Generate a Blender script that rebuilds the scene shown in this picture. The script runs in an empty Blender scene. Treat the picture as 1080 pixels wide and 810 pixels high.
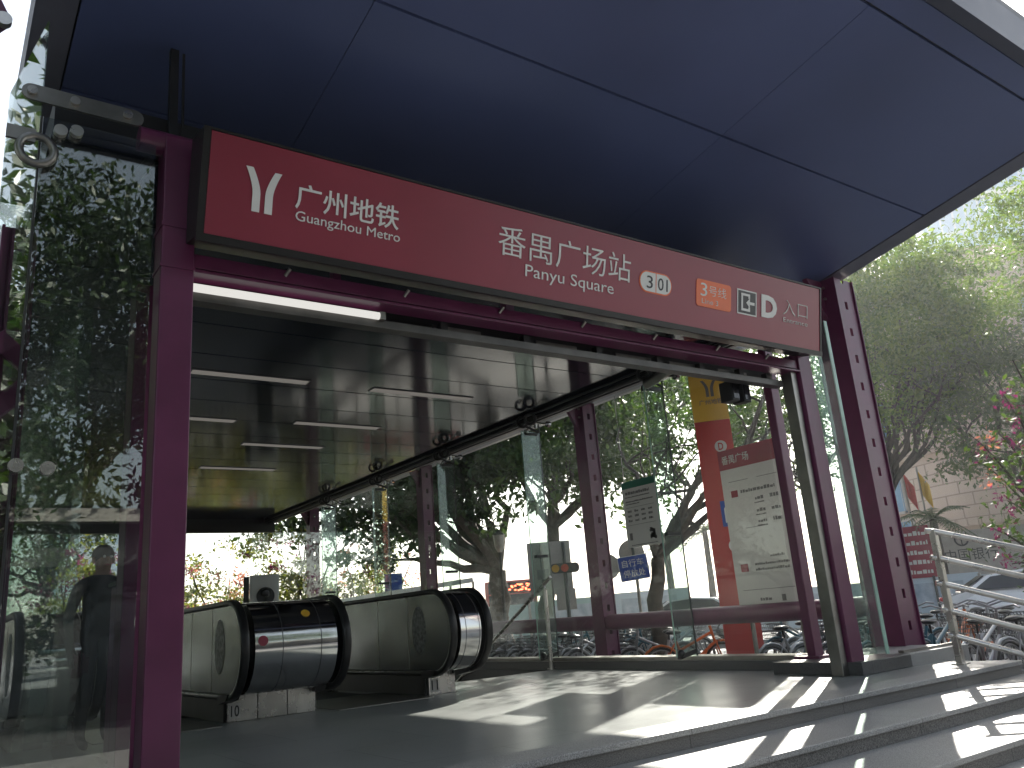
import bpy, bmesh, math, random
import numpy as np
from mathutils import Vector, Matrix
random.seed(7)
R = math.radians
sc = bpy.context.scene
col = sc.collection

# ------------------------------------------------------------------ materials
def new_mat(name):
    m = bpy.data.materials.new(name); m.use_nodes = True
    nt = m.node_tree; nt.nodes.clear()
    out = nt.nodes.new('ShaderNodeOutputMaterial')
    return m, nt, out

def paint(name, rgb, rough=.5, metal=0., var=.12, scale=3., bump=0., bscale=60., spec=.5, coat=0., rgb2=None, detail=5):
    """principled surface whose colour and gloss wander a little"""
    m, nt, out = new_mat(name); N = nt.nodes; L = nt.links
    p = N.new('ShaderNodeBsdfPrincipled'); L.new(p.outputs[0], out.inputs[0])
    tc = N.new('ShaderNodeTexCoord'); no = N.new('ShaderNodeTexNoise')
    no.inputs['Scale'].default_value = scale; no.inputs['Detail'].default_value = detail
    L.new(tc.outputs['Object'], no.inputs['Vector'])
    cr = N.new('ShaderNodeValToRGB')
    a = rgb2 or tuple(c*(1-var) for c in rgb); b = rgb if rgb2 else tuple(min(1, c*(1+var)) for c in rgb)
    cr.color_ramp.elements[0].position = .32; cr.color_ramp.elements[1].position = .68
    cr.color_ramp.elements[0].color = (*a, 1); cr.color_ramp.elements[1].color = (*b, 1)
    L.new(no.outputs['Fac'], cr.inputs[0]); L.new(cr.outputs[0], p.inputs['Base Color'])
    mr = N.new('ShaderNodeMapRange'); mr.inputs['To Min'].default_value = max(0, rough-.07); mr.inputs['To Max'].default_value = min(1, rough+.09)
    L.new(no.outputs['Fac'], mr.inputs['Value']); L.new(mr.outputs[0], p.inputs['Roughness'])
    p.inputs['Metallic'].default_value = metal
    p.inputs['Specular IOR Level'].default_value = spec
    p.inputs['Coat Weight'].default_value = coat
    if bump:
        n2 = N.new('ShaderNodeTexNoise'); n2.inputs['Scale'].default_value = bscale; n2.inputs['Detail'].default_value = 4
        L.new(tc.outputs['Object'], n2.inputs['Vector'])
        bp = N.new('ShaderNodeBump'); bp.inputs['Strength'].default_value = bump; bp.inputs['Distance'].default_value = .01
        L.new(n2.outputs['Fac'], bp.inputs['Height']); L.new(bp.outputs[0], p.inputs['Normal'])
    return m

def granite(name, base, rough, tile=(1.2, .6), joint=.35, speck=.5):
    m, nt, out = new_mat(name); N = nt.nodes; L = nt.links
    p = N.new('ShaderNodeBsdfPrincipled'); L.new(p.outputs[0], out.inputs[0])
    tc = N.new('ShaderNodeTexCoord')
    vo = N.new('ShaderNodeTexNoise'); vo.inputs['Scale'].default_value = 170; vo.inputs['Detail'].default_value = 3
    L.new(tc.outputs['Object'], vo.inputs['Vector'])
    cr = N.new('ShaderNodeValToRGB'); e = cr.color_ramp.elements
    e[0].position = .36; e[0].color = (*[c*(1-speck) for c in base], 1)
    e[1].position = .62; e[1].color = (*[min(1, c*(1+speck*.5)) for c in base], 1)
    L.new(vo.outputs['Fac'], cr.inputs[0])
    big = N.new('ShaderNodeTexNoise'); big.inputs['Scale'].default_value = 1.6; big.inputs['Detail'].default_value = 6
    L.new(tc.outputs['Object'], big.inputs['Vector'])
    mr = N.new('ShaderNodeMapRange'); mr.inputs['To Min'].default_value = .68; mr.inputs['To Max'].default_value = 1.22
    L.new(big.outputs['Fac'], mr.inputs['Value'])
    br = N.new('ShaderNodeTexBrick'); br.offset = .5
    br.inputs['Color1'].default_value = (1, 1, 1, 1); br.inputs['Color2'].default_value = (.86, .87, .88, 1); br.inputs['Mortar'].default_value = (joint, joint, joint, 1)
    br.inputs['Scale'].default_value = 1; br.inputs['Mortar Size'].default_value = .004
    br.inputs['Brick Width'].default_value = tile[0]; br.inputs['Row Height'].default_value = tile[1]
    L.new(tc.outputs['Object'], br.inputs['Vector'])
    m1 = N.new('ShaderNodeMix'); m1.data_type = 'RGBA'; m1.blend_type = 'MULTIPLY'; m1.inputs[0].default_value = 1
    L.new(cr.outputs[0], m1.inputs[6]); L.new(br.outputs['Color'], m1.inputs[7])
    m2 = N.new('ShaderNodeMix'); m2.data_type = 'RGBA'; m2.blend_type = 'MULTIPLY'; m2.inputs[0].default_value = 1
    L.new(m1.outputs[2], m2.inputs[6]); L.new(mr.outputs[0], m2.inputs[7]); L.new(m2.outputs[2], p.inputs['Base Color'])
    rr = N.new('ShaderNodeMapRange'); rr.inputs['To Min'].default_value = rough-.08; rr.inputs['To Max'].default_value = rough+.14
    L.new(big.outputs['Fac'], rr.inputs['Value']); L.new(rr.outputs[0], p.inputs['Roughness'])
    return m

def glass(name, tint=(.965, .98, .972), dust=.005, dustcol=(.6, .63, .61), f0=.045, rough=0., gmax=.95):
    """a thin pane: sees through, mirrors by its angle, and carries a film of dust"""
    m, nt, out = new_mat(name); N = nt.nodes; L = nt.links
    tr = N.new('ShaderNodeBsdfTransparent'); tr.inputs[0].default_value = (*tint, 1)
    gl = N.new('ShaderNodeBsdfGlossy'); gl.inputs['Roughness'].default_value = rough; gl.inputs[0].default_value = (.95, 1, .97, 1)
    df = N.new('ShaderNodeBsdfDiffuse'); df.inputs[0].default_value = (*dustcol, 1)
    lw = N.new('ShaderNodeLayerWeight'); lw.inputs[0].default_value = .5
    po = N.new('ShaderNodeMath'); po.operation = 'POWER'; po.inputs[1].default_value = 5
    L.new(lw.outputs['Facing'], po.inputs[0])
    mr = N.new('ShaderNodeMapRange'); mr.inputs['To Min'].default_value = f0; mr.inputs['To Max'].default_value = gmax
    L.new(po.outputs[0], mr.inputs['Value'])
    tc = N.new('ShaderNodeTexCoord'); no = N.new('ShaderNodeTexNoise'); no.inputs['Scale'].default_value = 2.5; no.inputs['Detail'].default_value = 8
    L.new(tc.outputs['Object'], no.inputs['Vector'])
    dm = N.new('ShaderNodeMapRange'); dm.inputs['From Min'].default_value = .3; dm.inputs['From Max'].default_value = .75
    dm.inputs['To Min'].default_value = dust*.4; dm.inputs['To Max'].default_value = dust*1.7
    L.new(no.outputs['Fac'], dm.inputs['Value'])
    a = N.new('ShaderNodeMixShader'); b = N.new('ShaderNodeMixShader')
    L.new(dm.outputs[0], a.inputs[0]); L.new(tr.outputs[0], a.inputs[1]); L.new(df.outputs[0], a.inputs[2])
    L.new(mr.outputs[0], b.inputs[0]); L.new(a.outputs[0], b.inputs[1]); L.new(gl.outputs[0], b.inputs[2])
    L.new(b.outputs[0], out.inputs[0])
    return m

def leafmat(name, c1, c2, trans=.35, tm=(1.6, 1.7, .6)):
    m, nt, out = new_mat(name); N = nt.nodes; L = nt.links
    ge = N.new('ShaderNodeNewGeometry')
    cr = N.new('ShaderNodeValToRGB'); cr.color_ramp.elements[0].color = (*c1, 1); cr.color_ramp.elements[1].color = (*c2, 1)
    L.new(ge.outputs['Random Per Island'], cr.inputs[0])
    d = N.new('ShaderNodeBsdfPrincipled'); d.inputs['Roughness'].default_value = .45
    L.new(cr.outputs[0], d.inputs['Base Color'])
    t = N.new('ShaderNodeBsdfTranslucent')
    mu = N.new('ShaderNodeMix'); mu.data_type = 'RGBA'; mu.blend_type = 'MULTIPLY'; mu.inputs[0].default_value = 1; mu.inputs[7].default_value = (*tm, 1)
    L.new(cr.outputs[0], mu.inputs[6]); L.new(mu.outputs[2], t.inputs[0])
    mx = N.new('ShaderNodeMixShader'); mx.inputs[0].default_value = trans
    L.new(d.outputs[0], mx.inputs[1]); L.new(t.outputs[0], mx.inputs[2]); L.new(mx.outputs[0], out.inputs[0])
    return m

def emit(name, rgb, s):
    m, nt, out = new_mat(name); e = nt.nodes.new('ShaderNodeEmission')
    e.inputs[0].default_value = (*rgb, 1); e.inputs[1].default_value = s
    nt.links.new(e.outputs[0], out.inputs[0]); return m

def brickmat(name, c1, c2, mortar, w, h, ms=.02, rough=.6, zmode=True):
    m, nt, out = new_mat(name); N = nt.nodes; L = nt.links
    p = N.new('ShaderNodeBsdfPrincipled'); L.new(p.outputs[0], out.inputs[0]); p.inputs['Roughness'].default_value = rough
    tc = N.new('ShaderNodeTexCoord'); sx = N.new('ShaderNodeSeparateXYZ'); cb = N.new('ShaderNodeCombineXYZ')
    L.new(tc.outputs['Object'], sx.inputs[0])
    ad = N.new('ShaderNodeMath'); ad.operation = 'SUBTRACT'; L.new(sx.outputs[0], ad.inputs[0]); L.new(sx.outputs[1], ad.inputs[1])
    L.new(ad.outputs[0], cb.inputs[0]); L.new(sx.outputs[2], cb.inputs[1])
    br = N.new('ShaderNodeTexBrick'); L.new(cb.outputs[0], br.inputs['Vector'])
    br.inputs['Color1'].default_value = (*c1, 1); br.inputs['Color2'].default_value = (*c2, 1); br.inputs['Mortar'].default_value = (*mortar, 1)
    br.inputs['Scale'].default_value = 1; br.inputs['Brick Width'].default_value = w; br.inputs['Row Height'].default_value = h; br.inputs['Mortar Size'].default_value = ms
    L.new(br.outputs['Color'], p.inputs['Base Color'])
    return m

M = {}
M['purple'] = paint('purple_paint', (.118, .021, .068), .34, var=.14, scale=4, spec=.5)
M['navy'] = paint('navy_soffit', (.088, .116, .245), .38, var=.12, scale=.7, spec=.6)
M['navy_edge'] = paint('navy_edge', (.12, .125, .16), .4, spec=.5)
M['ceiling'] = paint('ceiling_panel', (.010, .013, .022), .10, var=.2, scale=1.2, bump=.12, bscale=1.1, spec=.4)
M['navy_front'] = paint('navy_front', (.045, .05, .075), .4)
M['black'] = paint('black_metal', (.012, .012, .013), .4)
M['rubber'] = paint('black_rubber', (.012, .012, .012), .32, spec=.4)
M['darkgrey'] = paint('dark_grey', (.05, .052, .055), .45)
M['steel'] = paint('brushed_steel', (.52, .50, .47), .27, metal=1, var=.12, scale=8)
M['mirror_steel'] = paint('polished_steel', (.62, .62, .61), .10, metal=1, var=.1, scale=5)
M['dull_steel'] = paint('dull_steel', (.30, .29, .27), .38, metal=1, var=.2, scale=5)
M['rail_steel'] = paint('rail_steel', (.11, .105, .10), .4, metal=.7, var=.25, scale=5)
M['panel_steel'] = paint('balustrade_steel', (.37, .39, .39), .2, metal=.95, var=.2, scale=2.2)
M['sign'] = paint('sign_red', (.26, .031, .056), .33, var=.06, scale=1.5)
M['signdark'] = paint('sign_frame', (.022, .02, .02), .4, metal=.4)
M['white'] = paint('white_letter', (.74, .74, .72), .45, var=.03)
M['letterdark'] = paint('dark_letter', (.03, .03, .032), .45)
M['orange'] = paint('orange_badge', (.82, .16, .045), .4, var=.05)
M['red'] = paint('red_paint', (.42, .02, .03), .4)
M['pylonred'] = paint('pylon_red', (.50, .042, .04), .38, var=.1, scale=1)
M['yellow'] = paint('yellow_paint', (.72, .43, .05), .4, var=.06)
M['blue'] = paint('blue_sign', (.02, .07, .36), .4)
M['green'] = paint('green_header', (.02, .15, .1), .4)
M['paper'] = paint('white_board', (.62, .60, .58), .4, var=.04, scale=1)
M['greytext'] = paint('grey_print', (.16, .15, .15), .5)
M['maroon'] = paint('maroon_header', (.28, .02, .045), .4)
M['floor'] = granite('floor_granite', (.265, .275, .268), .30, (1.2, .9))
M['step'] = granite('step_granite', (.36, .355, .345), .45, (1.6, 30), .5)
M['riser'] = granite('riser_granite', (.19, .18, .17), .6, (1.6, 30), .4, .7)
M['plinth'] = granite('plinth_granite', (.10, .10, .10), .35, (1.1, 30), .4)
M['paving'] = granite('paving', (.30, .29, .28), .7, (.4, .4), .6, .3)
M['asphalt'] = paint('asphalt', (.055, .055, .056), .85, var=.25, scale=12)
M['concrete'] = paint('concrete', (.30, .30, .29), .8, var=.15, scale=2)
M['glass'] = glass('pane_glass')
M['glassw'] = glass('wall_glass', dust=.003, f0=.035)
M['glassn'] = glass('side_glass', dust=.002, f0=.02, gmax=.25)
M['glassl'] = glass('front_glass', (.72, .75, .74), .004, f0=.10)
M['fin'] = glass('fin_glass', (.80, .88, .84), .09, (.50, .60, .55), .06)
M['edge'] = paint('glass_edge', (.32, .5, .42), .2, var=.2)
M['joint'] = paint('silicone_joint', (.03, .03, .03), .5)
M['bark'] = paint('bark', (.05, .04, .032), .9, var=.4, scale=9, bump=.6, bscale=18)
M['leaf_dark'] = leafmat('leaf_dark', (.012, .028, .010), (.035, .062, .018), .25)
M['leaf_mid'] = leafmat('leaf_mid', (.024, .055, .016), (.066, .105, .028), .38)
M['leaf_pale'] = leafmat('leaf_pale', (.045, .092, .022), (.12, .165, .04), .5)  # paler, more translucent leaf green
M['leaf_grey'] = leafmat('leaf_grey', (.05, .075, .05), (.10, .13, .08), .35)
M['leaf_bush'] = leafmat('leaf_bush', (.09, .13, .03), (.24, .22, .06), .45)
M['petal'] = leafmat('petal_pink', (.15, .012, .07), (.27, .035, .13), .35, (1.2, .9, 1.1))
M['petal_warm'] = leafmat('petal_warm', (.50, .16, .12), (.55, .28, .20), .4, (1.2, 1., .8))
M['car_white'] = paint('car_white', (.72, .73, .75), .25, coat=.6, var=.02)
M['car_dark'] = paint('car_glass', (.02, .024, .03), .08)
M['bus_red'] = paint('bus_red', (.42, .06, .05), .35)
M['led'] = emit('led_red', (1., .10, .04), 3.)
M['lampon'] = emit('lamp_tube', (1., .97, .92), .2)
M['lampdim'] = emit('lamp_cover', (1., .93, .84), .04)
M['tail'] = paint('tail_lamp', (.5, .02, .03), .3)
M['hoard_white'] = paint('hoarding_white', (.52, .60, .68), .6, var=.05, scale=.6)
M['hoard_teal'] = paint('hoarding_teal', (.36, .52, .52), .6, var=.05, scale=.6)
M['hoard_art'] = paint('hoarding_art', (.30, .37, .46), .6, rgb2=(.55, .60, .68), scale=3)
M['tile'] = brickmat('stone_tile', (.42, .33, .26), (.47, .38, .31), (.26, .2, .16), 1.2, .6, .03)
M['stone'] = paint('stone_grey', (.34, .32, .29), .6, var=.12)
M['facade_glass'] = paint('facade_glass', (.12, .22, .32), .12, var=.2, scale=.3)
M['tower'] = brickmat('tower_glass', (.40, .52, .66), (.46, .58, .70), (.62, .66, .70), 1.6, 3.2, .14, .3)
M['skin'] = paint('skin', (.30, .17, .11), .5)
M['cloth_black'] = paint('black_cloth', (.014, .014, .016), .8)
M['hair'] = paint('black_hair', (.008, .007, .007), .5)
M['decal'] = paint('dark_decal', (.02, .022, .022), .4, rgb2=(.20, .22, .20), scale=26, detail=2)
M['bike_orange'] = paint('bike_orange', (.60, .13, .02), .35)
M['bike_teal'] = paint('bike_teal', (.02, .10, .14), .35)
M['bike_silver'] = paint('bike_silver', (.30, .31, .32), .35, metal=.7)
M['lens'] = paint('lens_glass', (.02, .02, .025), .06)
M['lens_amber'] = paint('lens_amber', (.5, .28, .03), .2)
M['lens_red'] = paint('lens_red', (.5, .05, .02), .2)
M['plastic_red'] = paint('plastic_red', (.55, .03, .06), .4)

# ------------------------------------------------------------------ mesh helpers
class MB:
    def __init__(s): s.v = []; s.f = []; s.sm = []
    def add(s, vs, fs, smooth=False):
        o = len(s.v); s.v += [tuple(v) for v in vs]
        s.f += [tuple(i+o for i in f) for f in fs]; s.sm += [smooth]*len(fs); return s
    def box(s, x0, x1, y0, y1, z0, z1, T=None):
        vs = [Vector((x, y, z)) for z in (z0, z1) for y in (y0, y1) for x in (x0, x1)]
        if T is not None: vs = [T @ v for v in vs]
        return s.add(vs, [(0, 2, 3, 1), (4, 5, 7, 6), (0, 1, 5, 4), (2, 6, 7, 3), (0, 4, 6, 2), (1, 3, 7, 5)])
    def bar(s, p, q, w, h, up=(0, 0, 1)):
        p, q = Vector(p), Vector(q); d = (q-p); L = d.length; d.normalize()
        u = Vector(up)
        if abs(d.dot(u)) > .98: u = Vector((1, 0, 0))
        a = d.cross(u).normalized(); b = a.cross(d).normalized()
        T = Matrix((( a.x, d.x, b.x, p.x), (a.y, d.y, b.y, p.y), (a.z, d.z, b.z, p.z), (0, 0, 0, 1)))
        return s.box(-w/2, w/2, 0, L, -h/2, h/2, T)
    def tube(s, pts, r, n=10, cap=True):
        pts = [Vector(p) for p in pts]; rs = r if isinstance(r, (list, tuple)) else [r]*len(pts)
        rings = []; prev = None
        for i, p in enumerate(pts):
            d = (pts[min(i+1, len(pts)-1)]-pts[max(i-1, 0)]).normalized()
            if prev is None:
                u = Vector((0, 0, 1)) if abs(d.z) < .9 else Vector((1, 0, 0)); a = d.cross(u).normalized()
            else:
                a = (prev-d*prev.dot(d)).normalized()
            prev = a; b = d.cross(a)
            rings.append([p+(a*math.cos(2*math.pi*k/n)+b*math.sin(2*math.pi*k/n))*rs[i] for k in range(n)])
        vs = [v for ring in rings for v in ring]; fs = []
        for i in range(len(pts)-1):
            for k in range(n):
                fs.append((i*n+k, i*n+(k+1) % n, (i+1)*n+(k+1) % n, (i+1)*n+k))
        s.add(vs, fs, True)
        if cap:
            s.add(rings[0], [tuple(range(n-1, -1, -1))]); s.add(rings[-1], [tuple(range(n))])
        return s
    def prism(s, poly, f0, f1, smooth=False):
        """poly: 2-D points; f0, f1 map (a,b) to the two end faces"""
        n = len(poly); A = [f0(*p) for p in poly]; B = [f1(*p) for p in poly]
        s.add(A+B, [(i, (i+1) % n, n+(i+1) % n, n+i) for i in range(n)], smooth)
        s.add(A, [tuple(range(n-1, -1, -1))]); s.add(B, [tuple(range(n))]); return s
    def sphere(s, c, r, n=12, m=8):
        c = Vector(c); rr = r if isinstance(r, (tuple, list)) else (r, r, r)
        vs = []; fs = []
        for i in range(m+1):
            t = math.pi*i/m
            for k in range(n):
                a = 2*math.pi*k/n
                vs.append(c+Vector((rr[0]*math.sin(t)*math.cos(a), rr[1]*math.sin(t)*math.sin(a), rr[2]*math.cos(t))))
        for i in range(m):
            for k in range(n): fs.append((i*n+k, (i+1)*n+k, (i+1)*n+(k+1) % n, i*n+(k+1) % n))
        return s.add(vs, fs, True)
    def torus(s, c, ax, Rr, r, n=28, m=8):
        c = Vector(c); ax = Vector(ax).normalized(); u = ax.orthogonal().normalized(); w = ax.cross(u)
        vs = []; fs = []
        for i in range(n):
            a = 2*math.pi*i/n; d = u*math.cos(a)+w*math.sin(a)
            for k in range(m):
                b = 2*math.pi*k/m; vs.append(c+d*(Rr+r*math.cos(b))+ax*(r*math.sin(b)))
        for i in range(n):
            for k in range(m): fs.append((i*m+k, ((i+1) % n)*m+k, ((i+1) % n)*m+(k+1) % m, i*m+(k+1) % m))
        return s.add(vs, fs, True)
    def disc(s, c, ax, r, t, n=24):
        c = Vector(c); ax = Vector(ax).normalized()
        return s.tube([c-ax*t/2, c+ax*t/2], r, n)
    def build(s, name, mat, parent=None, bevel=0):
        me = bpy.data.meshes.new(name); me.from_pydata(s.v, [], s.f)
        me.polygons.foreach_set('use_smooth', s.sm); me.update()
        bm = bmesh.new(); bm.from_mesh(me); bmesh.ops.recalc_face_normals(bm, faces=bm.faces); bm.to_mesh(me); bm.free()
        o = bpy.data.objects.new(name, me); col.objects.link(o)
        if mat: me.materials.append(M[mat] if isinstance(mat, str) else mat)
        if parent: put(o, parent)
        if bevel:
            b = o.modifiers.new('edge', 'BEVEL'); b.width = bevel; b.segments = 2; b.limit_method = 'ANGLE'; b.angle_limit = R(50)
        return o

def put(o, parent):
    """parent keeping world coordinates (parents are unrotated at build time)"""
    o.parent = parent
    o.matrix_parent_inverse = Matrix.Translation(-parent.location)
def tag(o, label, cat, group=None, kind=None):
    if label: o['label'] = label
    if cat: o['category'] = cat
    if group: o['group'] = group
    if kind: o['kind'] = kind
    return o
def thing(name, loc, label, cat, group=None):
    o = bpy.data.objects.new(name, None); o.location = loc; o.empty_display_size = .2; col.objects.link(o)
    return tag(o, label, cat, group)
def struct(o): o['kind'] = 'structure'; return o
def copy_tree(o, parent=None):
    c = o.copy(); col.objects.link(c)
    if parent: c.parent = parent
    for ch in list(o.children): copy_tree(ch, c)
    return c
def polar(az, d, z=0.): return Vector((d*math.sin(R(az)), d*math.cos(R(az)), z))
GZ = -.5625            # street level; z=0 is the station platform

def lettering(s, box, frame, mat, parent, name='lettering', thick=.004, bold=0., lift=.002, keep=False):
    """text fitted into box=(u0,u1,v0,v1) of a frame=(origin, u, v, n)"""
    cu = bpy.data.curves.new(name, 'FONT'); cu.body = s; cu.resolution_u = 3; cu.offset = bold; cu.extrude = 0
    to = bpy.data.objects.new(name, cu); col.objects.link(to)
    dg = bpy.context.evaluated_depsgraph_get(); me = bpy.data.meshes.new_from_object(to.evaluated_get(dg))
    bpy.data.objects.remove(to); bpy.data.curves.remove(cu)
    n = len(me.vertices); co = np.zeros(n*3); me.vertices.foreach_get('co', co); co = co.reshape(-1, 3)
    lo, hi = co.min(0), co.max(0)
    su = (box[1]-box[0])/(hi[0]-lo[0]); sv = (box[3]-box[2])/(hi[1]-lo[1])
    if keep: su = sv = min(su, sv)
    O, U, V, Nn = [Vector(x) for x in frame]
    vs = [O+U*(box[0]+(p[0]-lo[0])*su)+V*(box[2]+(p[1]-lo[1])*sv)+Nn*(lift+thick) for p in co]
    bm = bmesh.new(); bm.from_mesh(me)
    for v, p in zip(bm.verts, vs): v.co = p
    bm.normal_update()
    r = bmesh.ops.extrude_face_region(bm, geom=bm.faces[:])
    bmesh.ops.translate(bm, vec=-Nn*thick, verts=[g for g in r['geom'] if isinstance(g, bmesh.types.BMVert)])
    bmesh.ops.recalc_face_normals(bm, faces=bm.faces)
    bm.to_mesh(me); bm.free()
    for p in me.polygons: p.use_smooth = False
    me.name = name; me.materials.clear(); me.materials.append(M[mat])
    o = bpy.data.objects.new(name, me); col.objects.link(o)
    if parent: put(o, parent)
    return o
def plate(poly, frame, t0, t1, name, mat, parent, bevel=0):
    O, U, V, Nn = [Vector(x) for x in frame]
    return MB().prism(poly, lambda a, b: O+U*a+V*b+Nn*t0, lambda a, b: O+U*a+V*b+Nn*t1).build(name, mat, parent, bevel)
def rrect(u0, u1, v0, v1, r, n=6):
    pts = []
    for cx, cy, a0 in ((u1-r, v1-r, 0), (u0+r, v1-r, 90), (u0+r, v0+r, 180), (u1-r, v0+r, 270)):
        for k in range(n+1): a = R(a0+90*k/n); pts.append((cx+r*math.cos(a), cy+r*math.sin(a)))
    return pts
def rect(u0, u1, v0, v1): return [(u0, v0), (u1, v0), (u1, v1), (u0, v1)]
def circle(cx, cy, r, n=24, ry=None): return [(cx+r*math.cos(2*math.pi*k/n), cy+(ry or r)*math.sin(2*math.pi*k/n)) for k in range(n)]

# ================================================================== SETTING
struct(MB().box(-300, 400, -300, 400, GZ-.3, GZ).build('ground', 'paving'))
# the road behind the bicycles, running down to the right
e = Vector((.55, -.835, 0)); nrm = Vector((.835, .55, 0))
def road_pt(a, b, z): return Vector((24, 17, 0))+e*a+nrm*b+Vector((0, 0, z))
mb = MB(); mb.add([road_pt(-90, -4.5, GZ+.004), road_pt(90, -4.5, GZ+.004), road_pt(90, 5.5, GZ+.004), road_pt(-90, 5.5, GZ+.004)], [(0, 1, 2, 3)])
struct(mb.build('road', 'asphalt'))
mb = MB()
for k in range(-12, 13):
    mb.add([road_pt(k*6, .44, GZ+.008), road_pt(k*6+2.5, .44, GZ+.008), road_pt(k*6+2.5, .56, GZ+.008), road_pt(k*6, .56, GZ+.008)], [(0, 1, 2, 3)])
struct(mb.build('road_markings', 'white'))
mb = MB()
mb.bar(road_pt(-90, -4.62, GZ+.05), road_pt(90, -4.62, GZ+.05), .2, .22)
struct(mb.build('kerb', 'concrete'))

# platform and steps
X0, X1 = -3.5, 8.36
mb = MB(); 
mb.box(X0, X1, 3.93, 9.6, -.55, -.005)
mb.box(X0, .3, 9.6, 23, -.55, -.005); mb.box(7.36, X1, 9.6, 23, -.55, -.005)
struct(mb.build('platform', 'plinth'))
mb = MB(); mb.box(X0, 5.3, 3.9, 8.9, -.004, 0); mb.box(5.3, X1, 3.9, 9.6, -.004, 0)
struct(mb.build('platform_floor', 'floor'))
for k in range(5):
    y0 = 3.89-.5625*k; zt = -.1125*k
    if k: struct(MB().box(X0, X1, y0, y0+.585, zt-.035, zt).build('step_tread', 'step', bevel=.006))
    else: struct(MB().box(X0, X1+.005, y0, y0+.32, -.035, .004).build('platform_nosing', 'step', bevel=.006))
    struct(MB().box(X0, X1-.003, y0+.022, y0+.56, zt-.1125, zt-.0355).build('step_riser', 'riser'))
# stair well and escalator pit going down under the roof
mb = MB()
mb.box(.3, 7.36, 22.0, 22.3, -7, -.3); mb.box(.1, .3, 9.0, 22, -7, -.55); mb.box(7.36, 7.5, 9.6, 22, -7, -.55)
mb.box(.3, 7.36, 9.0, 9.2, -7, -.56)
struct(mb.build('stairwell_wall', 'concrete'))
mb = MB()
for k in range(40):
    mb.box(5.3, 7.34, 9.6+.3*k, 9.9+.3*k, -.15*(k+1)-.3, -.15*(k+1))
struct(mb.build('stair_flight', 'step'))

# ================================================================== CANOPY
SL = .18
def cz(y): return 4.425+SL*(5.4-y)
can = thing('entrance_canopy', (4.65, 4.5, 4.6), 'huge dark navy canopy sloping up over the entrance steps', 'canopy')
CX0, CX1, CY0, CY1 = .27, 9.07, 2.2, 6.9
def slab(x0, x1, y0, y1, d0, d1, mb):
    vs = [(x, y, cz(y)+d) for d in (d0, d1) for y in (y0, y1) for x in (x0, x1)]
    return mb.add(vs, [(0, 2, 3, 1), (4, 5, 7, 6), (0, 1, 5, 4), (2, 6, 7, 3), (0, 4, 6, 2), (1, 3, 7, 5)])
slab(CX0+.1, CX1-.1, CY0+.1, CY1-.05, .03, .3, MB()).build('core', 'black', can)
ys = [2.31, 2.535, 4.035, 5.535, CY1-.06]; xs = [.5, 2.1, 5.45, 8.78]
for i in range(len(ys)-1):
    for j in range(len(xs)-1):
        g = .011
        slab(xs[j]+.0025, xs[j+1]-.0025, ys[i]+g, ys[i+1]-g, 0, .024, MB()).build('soffit_panel', 'navy', can)
slab(CX0, .49, CY0, CY1, -.004, .34, MB()).build('side_edge', 'navy_edge', can); slab(8.80, CX1, CY0, CY1, -.004, .34, MB()).build('side_edge', 'navy_edge', can)
slab(.492, 8.798, CY0, 2.30, -.03, .34, MB()).build('front_edge', 'navy_front', can)
slab(CX0, CX1, CY0, CY1, .342, .40, MB()).build('roof_sheet', 'darkgrey', can)

# ================================================================== CEILING OVER THE ESCALATORS
ceil = thing('station_roof', (4.2, 13, 3.66), 'flat dark ceiling of glossy panels above the escalators', 'roof')
mb = MB(); y = 4.98
while y < 21.3:
    w = min(.9, 21.4-y); mb.box(.45, 7.56, y+.012, y+w-.012, 3.672, 3.69); y += w
mb.build('ceiling_panel', 'ceiling', ceil)
MB().box(.42, 7.6, 4.9, 21.5, 3.70, 3.95).build('roof_deck', 'black', ceil)
MB().box(.42, 7.6, 21.4, 21.6, 3.35, 3.70).build('end_beam', 'black', ceil)
MB().prism([(7.66, 4.06), (9.07, 4.06), (10.6, 4.58), (10.6, 4.68), (9.07, 4.24), (7.66, 4.24)], lambda a, b: Vector((a, 6.95, b)), lambda a, b: Vector((a, 22.4, b))).build('shade_eave', 'navy_edge', ceil)  # outer lip added to the roof edge to shade more of the landing floor
MB().box(7.562, 7.64, 4.98, 21.4, 3.58, 3.70).build('edge_trim', 'black', ceil)

lights = [(3.0, 9.22, 1.35, 'long pale ceiling light nearest the left purple portal column'), (5.28, 9.24, 1.46, 'pale ceiling light in the front row, nearest the right glass wall'),
          (2.75, 11.33, 1.4, 'pale ceiling light half hidden behind the left column in the second row'), (4.92, 11.17, 1.3, 'faint pale ceiling light at the right of the second row'),
          (4.65, 12.7, 1.3, 'thin pale ceiling light in the third row'), (4.55, 14.7, 1.3, 'thin pale ceiling light in the rearmost row')]
for x, y, L, lb in lights:
    t = thing('ceiling_light', (x, y, 3.67), lb, 'ceiling light', 'strip lights in the ceiling')
    MB().box(x-L/2-.02, x+L/2+.02, y-.085, y+.085, 3.664, 3.6715).build('trim', 'darkgrey', t)
    MB().box(x-L/2, x+L/2, y-.065, y+.065, 3.655, 3.6635).build('diffuser', 'lampdim', t)

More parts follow.
